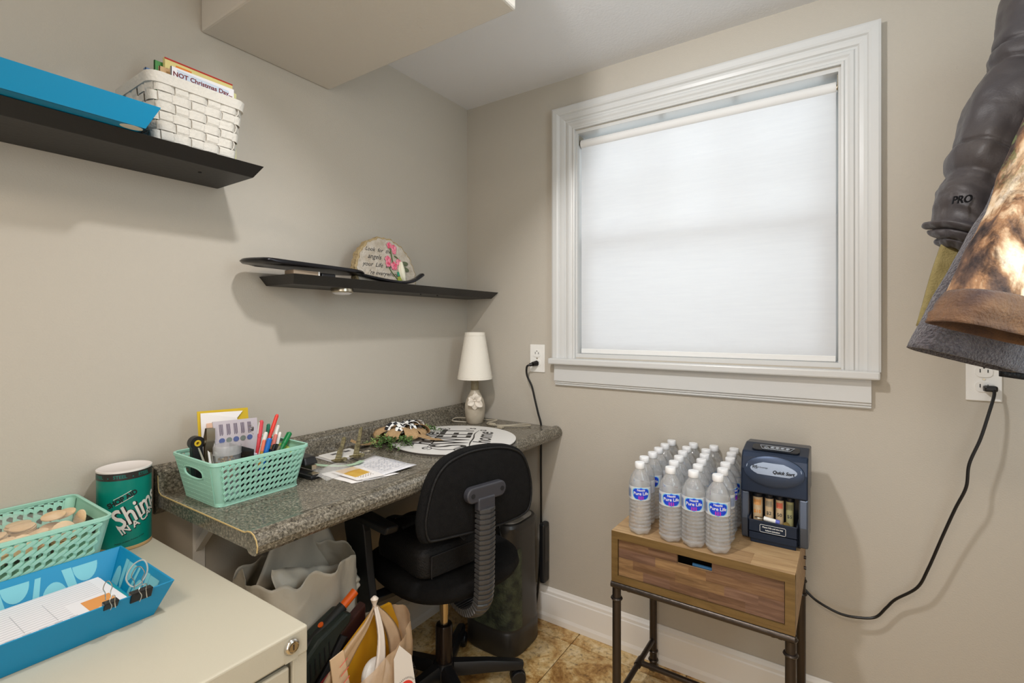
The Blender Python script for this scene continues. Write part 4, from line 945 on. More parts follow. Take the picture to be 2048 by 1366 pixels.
T = Matrix.Translation((.342, -1.524, top)) @ Matrix.Rotation(.03, 4, 'Z')
ts = obj('top_form', B().box(-.088, .088, -.108, .110, 0, .0006, T), mat('form paper', (230,228,232), .7), t)
obj('orange_box', B().box(-.002, .058, .058, .098, .0007, .0010, T), mat('orange print box', (222,150,80), .6), ts)
b = B()
for k in range(3): b.box(.040+.006*k, .0415+.006*k, .070, .094, .0011, .0012, T)
obj('print_lines', b, white_ink, ts)
b = B()
for k in range(15):
    x = -.085+.0085*k; b.box(x, x+.0012, -.10, (.04 if x > -.01 else .095), .0007, .0009, T)
for y in (-.06, -.02, .02): b.box(-.05, .03, y, y+.0008, .0007, .0009, T)
for k in range(46):
    x = .036+.009*(k % 6); y = -.10+.019*(k//6)+.003*(k % 3); 
    if y < .052: b.box(x, x+.0025, y, y+.010, .0007, .0009, T)
obj('print_lines', b, grey_ink, ts)
b = B().box(.065,.069,.0,.05,.0007,.0009,T)
for k in range(6): b.box(.072,.083,-.05+.016*k,-.0475+.016*k,.0007,.0009,T); 
obj('print_marks', b, mat('mid grey print', (120,118,130), .7), ts)
obj('figure_print', B().prism([(.087,-.094),(.087,-.060),(.080,-.066),(.074,-.072),(.070,-.078),(.074,-.083),(.080,-.086),(.086,-.092)], T @ Matrix.Translation((0,0,.0007)), .0003), mat('dark blue grey print', (84,80,100), .7), ts)
def clip(label, y, w_, hh, loopback):
    t = thing('binder_clip', label, 'clip', (.458, y, .745), group='binder clips on the edge of the blue tray')
    xo, zt_ = .4625, .7615
    b = B().hexa([(xo-.0105,y-w_/2,zt_-hh),(xo+.0035-.006,y-w_/2,zt_-hh),(xo+.0035-.006,y+w_/2,zt_-hh),(xo-.0105,y+w_/2,zt_-hh)], [(xo-.0085,y-w_/2,zt_),(xo+.0065,y-w_/2,zt_),(xo+.0065,y+w_/2,zt_),(xo-.0085,y+w_/2,zt_)])
    obj('body', b, mat('black spring steel', (30,30,32), .25, .5), t, bevel=.001)
    def wire(pts): return B().tube(cr(pts, 5), .0007, 6)
    z1 = zt_+.0005
    # front lever folded down, back lever up
    obj('lever', wire([(xo+.0075,y-w_*.18,zt_-hh+.003),(xo+.009,y-w_*.10,zt_-hh*.3),(xo+.008,y-w_*.22,z1+.004),(xo+.005,y-w_*.05,z1+.009),(xo+.005,y+w_*.18,z1+.008),(xo+.008,y+w_*.12,z1),(xo+.0085,y+w_*.16,zt_-hh*.7)]), chrome, t, smooth=True)
    k = 1.0 if not loopback else 1.25
    obj('lever', wire([(xo-.010,y-w_*.22,z1),(xo-.013,y-w_*.20,z1+.010*k),(xo-.015,y-w_*.30,z1+.017*k),(xo-.017,y-w_*.1,z1+.025*k),(xo-.017,y+w_*.15,z1+.025*k),(xo-.015,y+w_*.32,z1+.016*k),(xo-.013,y+w_*.18,z1+.009*k),(xo-.010,y+w_*.2,z1)]), chrome, t, smooth=True)
    return t
clip('small black binder clip on the blue tray rim, the left one', -1.461, .019, .013, False)
clip('larger black binder clip on the blue tray rim, nearer the tray corner', -1.420, .030, .018, True)
o = obj('clear_ring', B().tube(cr([(.440,-1.425,.762),(.428,-1.430,.775),(.424,-1.418,.792),(.430,-1.405,.796),(.436,-1.402,.780),(.442,-1.412,.766)], 6, True), .0013, 8, True), mat('clear vinyl', (176,182,178), .1, spec=.9, alpha=.7), smooth=True)
tag(o, 'clear vinyl loop clipped by the larger binder clip', 'loop')

# ------------------------------------------------------------------ shim can
t = thing('shim_can', 'teal cardboard can reading Shims IN A CAN with white lid on the cabinet', 'can', (.056, -1.312, .7005))
cc = (.060, -1.313); R_ = .0505; Hc = .1745
T = Matrix.Translation((cc[0], cc[1], .7008))
obj('body', B().lathe([(0,.0),(R_,.0),(R_,Hc),(R_-.0015,Hc),(R_-.0015,Hc-.004),(0,Hc-.004)], 64, T), teal_m, t, smooth=True)
obj('bottom_rim', B().lathe([(R_+.0002,0),(R_+.0006,.001),(R_+.0006,.006),(R_+.0002,.007)], 64, T, cap=False), mat('tan paper rim', (196,160,110), .6), t)
obj('top_band', B().lathe([(R_+.0001,Hc-.018),(R_+.0004,Hc-.018),(R_+.0004,Hc-.001),(R_+.0001,Hc-.001)], 64, T, cap=False), mat('dark band print', (44,40,38), .35), t)
obj('lid', B().lathe([(R_+.001,Hc-.002),(R_+.001,Hc+.0015),(R_-.002,Hc+.002),(R_-.005,Hc-.0005),(0,Hc-.001)], 64, T), mat('white lid', (222,216,212), .5), t, smooth=True)
a0 = math.atan2(-1.7569+1.313, 1.4313-.060)   # direction of the camera's side of the room
def wrap(tx_, u0, z0, rot, rr, off=0):
    """flat text -> cylinder; u along circumference (m), rot = tilt in degrees"""
    c, s = cos(rad(rot)), sin(rad(rot)); vs, fs = tx_
    bm_v = [Vector((v.x*c-v.y*s, v.x*s+v.y*c, v.z)) for v in vs]
    vs2, fs2 = slice_x((bm_v, fs), .006)
    out = []
    for v in vs2:
        u = u0+v.x; a = a0+u/R_; r = R_+rr+v.z; out.append(Vector((cc[0]+r*cos(a), cc[1]+r*sin(a), .7008+z0+v.y)))
    return out, fs2
def wraps(b, s, size, u, z, rot, rr, **k): vs, fs = wrap(text(s, size, **k), u, z, rot, rr); b.add(vs, fs)
b = B(); wraps(b, 'Shims', .062, .0260, .086, 27, .0003, shear=.15, bold=.0010, sx=.72, ext=.0001); wraps(b, 'IN A CAN', .0205, .0300, .0600, 27, .0004, bold=.0004, sx=.95, ext=.0001); obj('lettering', b, mat('cream print', (222,214,208), .5), t, label='cream lettering with black drop shadow')
b = B(); wraps(b, 'Shims', .062, .0290, .0850, 27, .0001, shear=.15, bold=.0014, sx=.72, ext=.00005); wraps(b, 'IN A CAN', .0205, .0312, .0582, 27, .0002, bold=.0008, sx=.95, ext=.00005); wraps(b, 'SHOP AID', .0150, -.0040, .1140, 27, .0002, bold=.0007, sx=.9, ext=.00005)
wraps(b, 'Makers of shims. Product of USA', .0042, .010, .021, 9, .0002, ext=.00005); obj('lettering', b, ink_m, t, label='black lettering')
b = B()
def line(u0, z0, u1, z1, w_=.0006):
    pts = []
    for i in range(9):
        k = i/8; u = u0+(u1-u0)*k; a = a0+u/R_; pts.append((cc[0]+(R_+.0003)*cos(a), cc[1]+(R_+.0003)*sin(a), .7008+z0+(z1-z0)*k))
    b.tube(pts, w_, 4)
line(-.020, .115, .012, .131); line(-.016, .102, .016, .118); obj('rule_lines', b, MATS['cream print'], t)
b = B(); 
for k in range(-3, 5): wraps(b, 'STEEL', .0098, -.008+.046*k, Hc-.0105, 0, .0005, bold=.0002, ext=.00005); wraps(b, '.', .022, .0155+.046*k, Hc-.0065, 0, .0005, ext=.00005)
obj('band_lettering', b, mat('teal band print', (20,110,100), .5), t, label='teal STEEL lettering on the dark band')

# ------------------------------------------------------------------ wooden coins in a zip bag, in the near basket
coin_m = wood_mat('birch disc', [(198,164,122),(216,186,146),(228,202,166)], (20,20,60), .7, .1)
cn0 = None; ci_ = 0
def coin(c, R, r=.019):
    global cn0
    lab = 'pale wooden disc in the zip bag in the basket on the cabinet'
    if cn0 is None:
        me = obj('wooden_coin', B().lathe([(0,-.0016),(.0182,-.0016),(.019,-.001),(.019,.001),(.0182,.0016),(0,.0016)], 20), coin_m, smooth=True); cn0 = me; o = me
    else: o = cn0.copy(); COL.objects.link(o)
    o.location = c; o.rotation_euler = R; tag(o, lab, 'disc', 'loose wooden discs in the zip bag'); return o
random.seed(4)
for st, (x, y, n, tx_, ty_) in enumerate(((.155,-1.485,6,.30,.10),(.125,-1.455,5,.15,.25),(.160,-1.445,4,.2,-.3),(.095,-1.49,7,.1,.1),(.165,-1.53,6,.45,.1),(.120,-1.535,7,.2,0),(.085,-1.545,7,0,.1),(.060,-1.49,6,0,0),(.175,-1.575,6,.2,.1),(.14,-1.60,6,.1,.2),(.09,-1.60,6,0,0))):
    for k in range(n+9):
        if k < 7: continue
        coin((x+random.uniform(-.002,.002)+.0006*k*tx_, y+random.uniform(-.002,.002), .745+.0038*k+.004), (tx_+random.uniform(-.05,.05), ty_, 0))
for k, (c, R) in enumerate((((.170,-1.447,.800), (1.15,.2,1.4)), ((.130,-1.412,.803), (1.25,-.1,.2)), ((.185,-1.508,.798), (1.3,.0,1.45)), ((.182,-1.530,.797), (1.35,.1,1.5)), ((.183,-1.540,.797), (1.35,.1,1.5)), ((.105,-1.43,.815), (.25,.1,0)), ((.12,-1.45,.820), (.12,.16,0)))):
    coin(c, R)
vinyl = mat('clear bag film', (245,243,240), .10, alpha=.13, spec=1.0, bump=(45, 1.0))
o = obj('zip_bag', B().grid(lambda u, v: Vector((.030+.175*u, -1.64+.230*v, .803+.028*sin(pi*u)**.5*sin(pi*v)**.4+.030*crease(Vector((u, v, 0)), 5, 4, 2.4)-.012)), 40, 40), vinyl, smooth=True)
tag(o, 'clear plastic zip bag lying over the wooden discs in the cabinet basket', 'bag')

# ================================================================== OFFICE CHAIR (local axes: x across, y forward)
t = thing('office_chair', 'black fabric swivel office chair with ribbed back strut pushed under the desk', 'chair', (.347, -.545, 0), rad(77))
K = dict(world=False)
star = mat('black nylon base', (24,24,26), .35)
for k in range(5):
    a = rad(-32+72*k); d = Vector((cos(a), sin(a), 0))
    pts = [d*.03+Vector((0,0,.088)), d*.14+Vector((0,0,.080)), d*.245+Vector((0,0,.068)), d*.262+Vector((0,0,.064))]
    lg = obj('leg', B().sweep(pts, lambda i, q: [(x*[.022,.019,.016,.012][i], y*[.020,.017,.012,.009][i]) for x, y in ((-1,-1),(1,-1),(1,.3),(.6,1),(-.6,1),(-1,.3))]), star, t, smooth=True, angle=50, **K)
    cpos = d*.245; s = Vector((-d.y, d.x, 0)); b = B()
    for sg in (-1, 1): b.cyl(cpos+s*sg*.006+Vector((0,0,.025)), cpos+s*sg*.020+Vector((0,0,.025)), .025, 20)
    obj('castor', b, star, lg, bevel=.003, **K)
    obj('castor_hood', B().cyl(cpos+s*-.008+Vector((0,0,.028)), cpos+s*.008+Vector((0,0,.028)), .026, 20).cyl(cpos+Vector((0,0,.04)), cpos+Vector((0,0,.066)), .006, 10), star, lg, **K)
obj('hub', B().lathe([(0,.045),(.034,.050),(.040,.065),(.040,.090),(.031,.104),(.030,.112)], 28), star, t, smooth=True, **K)
obj('gas_cover', B().lathe([(.0275,.10),(.0275,.225),(.025,.230),(.020,.232)], 28), mat('dark gloss tube', (44,36,32), .2, .5), t, smooth=True, label='dark bronze gas lift sleeve', **K)
obj('gas_lift', B().lathe([(.0135,.20),(.0135,.262),(.0150,.262),(.0150,.30),(.0140,.30),(.0140,.40)], 24), mat('brass chrome', (196,176,140), .2, .9), t, smooth=True, label='bright metal gas lift', **K)
obj('seat_mechanism', B().box(-.06,.06,-.085,.09,.385,.412).cyl((-.0,-.05,.40),(.0,-.05,.36),.03,14), star, t, bevel=.005, **K)
def sq(a, p): return abs(cos(a))**p*(1 if cos(a) >= 0 else -1), abs(sin(a))**p*(1 if sin(a) >= 0 else -1)
def seat(u, v):
    a = 2*pi*u; c, s = sq(a, .72); 
    prof = [(0,.405),(.80,.405),(.95,.412),(1.0,.432),(.98,.455),(.88,.468),(.6,.472),(0,.474)]
    x = v*(len(prof)-1); i = min(int(x), len(prof)-2); f = x-i; r = prof[i][0]*(1-f)+prof[i+1][0]*f; z = prof[i][1]*(1-f)+prof[i+1][1]*f
    return Vector((.010+.222*c*r, .015+.228*s*r, z-.014*(max(0, s)*r)**3))
obj('seat', B().grid(seat, 48, 21, closed_u=True), blk_fabric, t, smooth=True, angle=180, **K)
# back rest: outline (x,z) in the back plane
ol = [(-.228,.632),(-.236,.682),(-.220,.757),(-.198,.805),(-.165,.835),(-.126,.849),(-.076,.857),(-.021,.856),(.034,.850),(.081,.838),(.125,.818),(.155,.785),(.178,.735),(.187,.685),(.180,.632),(.150,.608),(.052,.604),(-.055,.611),(-.146,.618),(-.205,.622)]
oc = cr([(x, 0, z) for x, z in ol], 3, True); cxm = Vector((-.024, 0, .725))
def back(sc_, y): return [Vector((cxm.x+(p.x-cxm.x)*sc_, y+.012*((p.x-cxm.x)*sc_/.21)**2, cxm.z+(p.z-cxm.z)*sc_)) for p in oc]
rings = [back(.02,-.245), back(.5,-.244), back(.85,-.243), back(.905,-.240), back(.93,-.236), back(.955,-.238), back(.985,-.233), back(1.0,-.224), back(.985,-.211), back(.9,-.203), back(.6,-.200), back(.02,-.199)]
vs = [p for r_ in rings for p in r_]; n = len(oc)
fs = [(i*n+j, i*n+(j+1) % n, (i+1)*n+(j+1) % n, (i+1)*n+j) for i in range(len(rings)-1) for j in range(n)]+[tuple(range(n)), tuple(range((len(rings)-1)*n, len(rings)*n))]
bk_o = obj('backrest', B().add(vs, fs), blk_fabric, t, smooth=True, angle=180, **K)
obj('piping', B().tube(back(.925, -.2405), .0032, 8, True), blk_bag, bk_o, smooth=True, **K)
# plate and ribbed strut
b = B().prism([(x-.040, z+.732) for x, z in rrect(.142, .044, .021, 6)], Matrix(((1,0,0,0),(0,0,1,-.268),(0,1,0,0),(0,0,0,1))), .022)
b.prism([(-.075,.722),(-.014,.722),(-.014,.690),(-.020,.676),(-.066,.676),(-.075,.690)], Matrix(((1,0,0,0),(0,0,1,-.272),(0,1,0,0),(0,0,0,1))), .022)
pl = obj('back_plate', b, mat('charcoal plastic', (60,60,65), .33), t, bevel=.005, seg=3, **K)
b = B()
for x in (-.092, .014): b.cyl((x, -.2695, .732), (x, -.262, .732), .0065, 14)
obj('bolt_hole', b, ink_m, pl, **K)
bp_ = cr([(-.043,-.262,.690),(-.043,-.262,.640),(-.040,-.258,.575),(-.038,-.254,.508),(-.036,-.250,.455),(-.034,-.235,.400),(-.026,-.185,.362),(-.015,-.120,.350),(-.008,-.06,.365)], 60)
# arc-length ribs
acc = [0]
for i in range(1, len(bp_)): acc.append(acc[-1]+(bp_[i]-bp_[i-1]).length)
def at(s):
    import bisect
    i = min(max(bisect.bisect(acc, s), 1), len(acc)-1); f = (s-acc[i-1])/(acc[i]-acc[i-1]); return bp_[i-1].lerp(bp_[i], f)
rib_m = mat('grey black rubber', (66,65,65), .33)
NRB = 34; sl = acc[-1]/NRB; b = B(); path = []; sc_l = []
for k in range(NRB):
    for f, q in ((.02,.86),(.12,1.0),(.72,1.0),(.84,.86)): path.append(at((k+f)*sl)); sc_l.append(q)
b.sweep(path, lambda i, q: [(x*.0285*sc_l[i], y*.016*(sc_l[i] if sc_l[i] == 1 else .80)) for x, y in ((-1,-.55),(-.55,-1.0),(0,-1.25),(.55,-1.0),(1,-.55),(1,.8),(-1,.8))], up=(0,.7,.7))
obj('ribbed_strut', b, rib_m, t, label='ribbed charcoal rubber back strut', **K)
# arm rests
arm_m = mat('arm plastic', (28,28,30), .45)
for sx_ in (-1, 1):
    x0, x1 = (-.262,-.238) if sx_ < 0 else (.250,.274)
    def q4(pts, xa, xb): return B().prism(pts, Matrix(((0,0,1,xa),(1,0,0,0),(0,1,0,0),(0,0,0,1))), xb-xa)
    b = q4([(.178,.612),(.050,.622),(.036,.590),(.012,.470),(-.012,.376),(.052,.342),(.098,.372),(.130,.470),(.166,.560)], x0, x1)
    ar = obj('armrest', b, arm_m, t, bevel=.004, **K)
    xm = x0 if sx_ < 0 else x0-.022
    obj('arm_pad', B().hexa([(xm-.008,.170,.606),(xm+.054,.170,.606),(xm+.050,-.080,.612),(xm+.004,-.080,.612)], [(xm-.006,.172,.628),(xm+.052,.172,.628),(xm+.048,-.088,.636),(xm+.006,-.088,.636)]), arm_m, ar, bevel=.008, seg=3, **K)
    obj('arm_bar', B().box(min(x0, sx_*.08), max(x1, sx_*.08), .000, .045, .385, .400), star, t, bevel=.003, **K)

# black nylon bag lying on the seat (chair axes)
t = thing('laptop_bag', 'black nylon laptop bag with shoulder strap lying on the office chair', 'bag', (.347, -.545, 0), rad(77))
def bagf(u, v):
    a = 2*pi*u; c, s = sq(a, .30); prof = [(0,.476),(.95,.476),(1.0,.482),(1.02,.510),(1.0,.548),(.93,.560),(0,.568)]
    x = v*(len(prof)-1); i = min(int(x), len(prof)-2); f = x-i; r = prof[i][0]*(1-f)+prof[i+1][0]*f; z = prof[i][1]*(1-f)+prof[i+1][1]*f
    p = Vector((-.030+.150*c*r, -.010+.135*s*r, z)); n_ = noise.noise(p*14)*.008*r; return p+Vector((0,0,n_ if v > .4 else 0))+Vector((.01*noise.noise(p*9+Vector((3,0,0))),0,0))
obj('bag_body', B().grid(bagf, 56, 24, closed_u=True), blk_bag, t, smooth=True, angle=180, **K)
obj('flap_pocket', B().hexa([(-.150,-.152,.484),(.085,-.152,.484),(.085,-.146,.484),(-.150,-.146,.484)], [(-.150,-.150,.545),(.085,-.150,.545),(.085,-.143,.545),(-.150,-.143,.545)]), blk_bag, t, bevel=.003, **K)
b = B().tube([(-.150,-.154,.546),(-.03,-.155,.548),(.085,-.154,.546)], .0016, 6).tube([(-.150,-.154,.546),(-.152,-.155,.50),(-.150,-.153,.484)], .0016, 6)
obj('seam', b, mat('dark webbing', (34,34,36), .7), t, **K)
obj('strap', B().sweep(cr([(-.135,.10,.555),(-.125,.125,.575),(-.110,.10,.578),(-.09,.05,.590),(-.08,-.02,.605),(-.06,-.10,.600),(-.03,-.15,.560)], 6), [(-.016,-.0012),(.016,-.0012),(.016,.0012),(-.016,.0012)], up=(0,.3,1)), blk_bag, t, smooth=True, **K)
obj('strap_pad', B().grid(lambda u, v: Vector((-.135+.12*u, .03+.075*v, .567+.022*sin(pi*u)*sin(pi*v))), 12, 10), blk_bag, t, smooth=True, solid=.01, **K)

# ================================================================== AIR PURIFIER by the window wall
t = thing('air_purifier', 'tall black floor air purifier with mottled green front under the desk corner', 'air purifier', (.335, -.195, 0))
def pf(u, v):
    prof = [(0,0),(.96,0),(1.0,.008),(1.0,.085),(.985,.088),(.975,.095),(.93,.30),(.93,.40),(.935,.445),(.945,.462),(.90,.472),(0,.474)]
    x = v*(len(prof)-1); i = min(int(x+1e-9), len(prof)-2); f = x-i; r = prof[i][0]*(1-f)+prof[i+1][0]*f; z = prof[i][1]*(1-f)+prof[i+1][1]*f
    a = 2*pi*u; c, s = sq(a, .55); return Vector((.335+.120*c*r, -.195+.112*s*r, z))
obj('housing', B().grid(pf, 56, 11, closed_u=True), mat('dark grey plastic', (46,43,40), .35), t, smooth=True, angle=35)
gm = mat('mossy mesh', (36,40,32), .6, var=(30, (72,78,58), .14), bump=(150, .4)); nt, bb = nodes(gm)
def pan(u, v):
    a = rad(-118+108*u); c, s = sq(a, .55); z = .100+.285*v; r = .975-.045*v+.012; return Vector((.335+.120*c*r, -.195+.112*s*r, z))
obj('front_grille', B().grid(pan, 20, 8), gm, t, smooth=True, angle=180, label='mottled mossy green grille')
obj('lid_panel', B().prism([(x+.342, y-.195) for x, y in rrect(.185, .17, .05, 5)], Matrix.Translation((0,0,.474)), .004), mat('warm grey lid', (120,114,106), .4), t, bevel=.001)
obj('lid_slot', B().lathe([(0,.0005),(.020,.0005),(.024,.0)], 20, Matrix.Translation((.400,-.165,.4782)), sx=.6), mat('slot grey', (70,66,62), .5), t)
o = thing('power_adapter', 'flat black adapter box hanging against the window wall beside the purifier', 'adapter', (.42, -.03, .165))
obj('case', B().box(.408,.434,-.048,-.004,.165,.405), blk_plastic, o, bevel=.008); obj('side_label', B().box(.4338,.4346,-.042,-.012,.25,.39), mat('dark adapter plate', (40,38,38), .3), o)
# ================================================================== SIDE TABLE by the window wall
tx0, tx1, ty0, ty1, tz0, tz1 = .862, 1.331, -.390, -.028, .452, .600
t = thing('side_table', 'wooden one-drawer side table on dark metal pipe legs under the window', 'table', (1.096, -.21, 0))
# top boards
rows = 5; dy = (ty1-ty0)/rows
for r_ in range(rows):
    x = tx0; k = 0
    while x < tx1-.001:
        L = random.choice((.10,.14,.18,.12)); L = L if k else L*(.5+.1*(r_ % 3)); x2 = min(x+L, tx1); x2 = tx1 if tx1-x2 < .03 else x2
        obj('top_block', B().box(x, x2, ty0+dy*r_, ty0+dy*(r_+1), tz1-.016, tz1+random.uniform(-.0003,0)), random.choice((oak_top, oak_top, oak_top2)), t, bevel=.0004, seg=1); x = x2; k += 1
fr = B().box(tx0, tx1, ty0-.0015, ty0+.016, tz1-.0222, tz1-.0006).box(tx0, tx1, ty0-.0015, ty0+.016, tz0, tz0+.019).box(tx0, tx0+.019, ty0-.0015, ty0+.016, tz0+.019, tz1-.0222).box(tx1-.022, tx1, ty0-.0015, ty0+.016, tz0+.019, tz1-.0222)
obj('front_frame', fr, oak_fr, t)
obj('carcass', B().box(tx0+.001, tx0+.018, ty0+.016, ty1, tz0, tz1-.016).box(tx1-.018, tx1, ty0+.016, ty1, tz0, tz1-.016).box(tx0, tx1, ty1-.012, ty1, tz0, tz1-.016).box(tx0+.01, tx1-.01, ty0+.02, ty1, tz0, tz0+.008), oak_top2, t)
dx0, dx1, dz0, dz1 = tx0+.0205, tx1-.0235, tz0+.0205, tz1-.0240
hx0, hx1, hz = 1.050, 1.140, .551
dr = obj('drawer', B().box(dx0, dx1, ty0+.006, ty0+.012, dz0, hz).box(dx0, hx0, ty0+.006, ty0+.012, hz, dz1).box(hx1, dx1, ty0+.006, ty0+.012, hz, dz1).box(dx0+.01, dx1-.01, ty0+.012, ty1-.03, dz0, dz0+.006).box(dx0+.01,dx0+.018,ty0+.012,ty1-.03,dz0,dz1-.02).box(dx1-.018,dx1-.01,ty0+.012,ty1-.03,dz0,dz1-.02), oak_top2, t)
rws = [(dz0, dz0+.026), (dz0+.026, dz0+.052), (dz0+.052, hz), (hz, dz1)]
cuts = [[dx0, .955, 1.03, 1.13, 1.22, dx1], [dx0, .925, 1.045, 1.17, 1.25, dx1], [dx0, .99, 1.08, 1.125, 1.235, dx1], [dx0, .97, hx0, hx1, 1.21, dx1]]
for (za, zb_), cs in zip(rws, cuts):
    for a, c in zip(cs, cs[1:]):
        if zb_ > hz+.001 and a >= hx0-.001 and c <= hx1+.001: continue
        obj('veneer_block', B().box(a, c, ty0+.0035+random.uniform(0,.0004), ty0+.0062, za, zb_), random.choice(oak_dr), dr)
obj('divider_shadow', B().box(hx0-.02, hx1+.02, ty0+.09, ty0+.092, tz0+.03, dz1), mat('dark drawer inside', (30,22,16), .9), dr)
o = tag(obj('blue_pen', B().cyl((1.088,-.372,.553), (1.150,-.374,.5535), .0045, 10), mat('steel blue plastic', (58,112,160), .4), smooth=True), 'blue pen lying in the handle slot of the side table drawer', 'pen')
LX, LY = (.872, 1.320), (-.376, -.042); RL = .0125
for i, x in enumerate(LX):
    for j, y in enumerate(LY):
        lg = obj('leg', B().cyl((x, y, .006), (x, y, .446), RL, 20), gun_m, t, smooth=True)
        cb = B()
        for z, R_b in ((.436, .0165), (.398, .0175), (.062, .0165), (.030, .0175)):
            cb.lathe([(RL-.001,-.004),(R_b-.002,-.0035),(R_b,0),(R_b-.002,.0035),(RL-.001,.004)], 22, Matrix.Translation((x, y, z)), cap=False)
        cb.lathe([(0,0),(.020,0),(.020,.004),(.015,.009),(RL,.012)], 22, Matrix.Translation((x, y, 0)))
        obj('collar', cb, gun_m, lg, smooth=True)
b = B().cyl((LX[0]-.012, LY[0]-.010, .4420), (LX[1]+.010, LY[0]-.010, .4420), .0095, 14); obj('front_rail', b, gun_m, t, smooth=True)
obj('rear_rail', B().cyl((LX[0], LY[1], .4455), (LX[1], LY[1], .4455), .009, 14), gun_m, t, smooth=True)
for x in LX: obj('side_rail', B().cyl((x, LY[0], .4455), (x, LY[1], .4455), .009, 14), gun_m, t, smooth=True); obj('side_stretcher', B().cyl((x, LY[0], .10), (x, LY[1], .10), .0085, 14), gun_m, t, smooth=True)
obj('cross_stretcher', B().cyl((LX[0], -.185, .10), (LX[1], -.185, .10), .0085, 14), gun_m, t, smooth=True)
for x in LX:
    for y in (LY[0], -.185): obj('fitting', B().cyl((x, y-.018, .10), (x, y+.018, .10), .0115, 14), gun_m, t, smooth=True)
for x in (LX[0]+.030, LX[1]-.030):
    b = B(); 
    for q in (-.008, .008): b.lathe([(.007,-.006),(.007,.002)], 6, Matrix.Translation((x+q, LY[0], .434)))
    obj('bolt', b, gun_m, t)
b = B()
for z in (.50, .53): b.cyl((tx1, -.10, z), (tx1+.006, -.10, z), .005, 8)
obj('side_bolt', b, gun_m, t)

# ------------------------------------------------------------------ water bottles, 4 x 6
water_m = bpy.data.materials.new('clear bottle and water'); water_m.use_nodes = True; nt, bb = nodes(water_m)
bb.inputs['Base Color'].default_value = (.99,.995,1,1); bb.inputs['Transmission Weight'].default_value = 1; bb.inputs['Roughness'].default_value = .03; bb.inputs['IOR'].default_value = 1.33
ou = nt.nodes['Material Output']; trn = add(nt, 'ShaderNodeBsdfTransparent'); mx = add(nt, 'ShaderNodeMixShader'); mx.inputs[0].default_value = .86; trn.inputs[0].default_value = (1,1,1,1)
gls = add(nt, 'ShaderNodeBsdfGlossy'); gls.inputs['Roughness'].default_value = .07; lw = add(nt, 'ShaderNodeLayerWeight'); lw.inputs[0].default_value = .35
tcb = add(nt, 'ShaderNodeTexCoord'); nb = add(nt, 'ShaderNodeTexNoise', Scale=70.0, Detail=3.0); nt.links.new(tcb.outputs['Object'], nb.inputs['Vector'])
bpb = add(nt, 'ShaderNodeBump', Strength=.25, Distance=.003); nt.links.new(nb.outputs[0], bpb.inputs['Height']); nt.links.new(bpb.outputs[0], gls.inputs['Normal']); nt.links.new(bpb.outputs[0], bb.inputs['Normal'])
dfb = add(nt, 'ShaderNodeBsdfDiffuse'); dfb.inputs[0].default_value = (.95,.96,.97,1)
m2 = add(nt, 'ShaderNodeMixShader'); m3 = add(nt, 'ShaderNodeMixShader'); m3.inputs[0].default_value = .16
mf = add(nt, 'ShaderNodeMath', operation='MULTIPLY'); mf.inputs[1].default_value = .75; nt.links.new(lw.outputs['Facing'], mf.inputs[0])
nt.links.new(bb.outputs[0], mx.inputs[1]); nt.links.new(trn.outputs[0], mx.inputs[2])
nt.links.new(mf.outputs[0], m2.inputs[0]); nt.links.new(mx.outputs[0], m2.inputs[1]); nt.links.new(gls.outputs[0], m2.inputs[2])
nt.links.new(m2.outputs[0], m3.inputs[1]); nt.links.new(dfb.outputs[0], m3.inputs[2]); nt.links.new(m3.outputs[0], ou.inputs[0])
cap_m = mat('white bottle cap', (235,236,238), .45)
film = mat('label film', (236,240,244), .35, alpha=.72)
bot = thing('water_bottle', 'x', 'bottle', (0,0,0), 0, 'water bottles on the side table')
prof = [(0,.004),(.010,.003),(.020,.0),(.026,.001),(.0305,.008)]
z = .012
while z < .092:
    prof += [(.0312,z),(.0325,z+.0028),(.0324,z+.0056),(.0298,z+.0082)]; z += .0105
prof += [(.0312,.097),(.0316,.100),(.0316,.138),(.0318,.142),(.0305,.150),(.0265,.162),(.0195,.174),(.0135,.182),(.0122,.187),(0,.187)]
def bott(T=None):
    b = B(); n = 30; vs = []; k = len(prof)
    for i in range(n):
        a = 2*pi*i/n
        for j, (r, z) in enumerate(prof):
            q = r
            if z < .01 and r > .012: z += .0035*(.5+.5*cos(5*a))
            if .095 > z > .012: q = r*(1+.012*sin(2*a+z*70))
            vs.append((q*cos(a), q*sin(a), z))
    fs = [(i*k+j, ((i+1) % n)*k+j, ((i+1) % n)*k+j+1, i*k+j+1) for i in range(n) for j in range(k-1)]
    return b.add(vs, fs)
obj('bottle_body', bott(), water_m, bot, smooth=True, world=False, angle=180)
obj('cap', B().lathe([(.0140,.1855),(.0150,.187),(.0150,.2000),(.0138,.2025),(0,.203)], 28), cap_m, bot, smooth=True, world=False)
RB = .0319
def bw(u, z, rr): a = -pi/2+u/RB; return Vector(((RB+rr)*cos(a), (RB+rr)*sin(a), z))
lab = obj('label_film', B().grid(lambda u, v: bw((u-.5)*2*pi*RB, .1005+.037*v, .0002), 40, 1), film, bot, smooth=True, world=False)
bl_m = mat('label blue', (30,66,200), .4); aq_m = mat('label aqua', (110,190,232), .4); pk_m = mat('label magenta', (190,40,170), .4)
def shield(s, m, rr):
    def g(u, v):
        q = 2*v-1; w_ = .0235*s*(max(0, 1-abs(q)**3.2))**.45*(1+.10*q) if abs(q) < .999 else 0
        return bw((2*u-1)*w_, .119+.0170*s*q, rr)
    return B().grid(g, 12, 14)
obj('shield_border', shield(1.10, 0, .0004), aq_m, lab, world=False)
obj('shield', shield(.98, 0, .0007), bl_m, lab, world=False)
b = B()
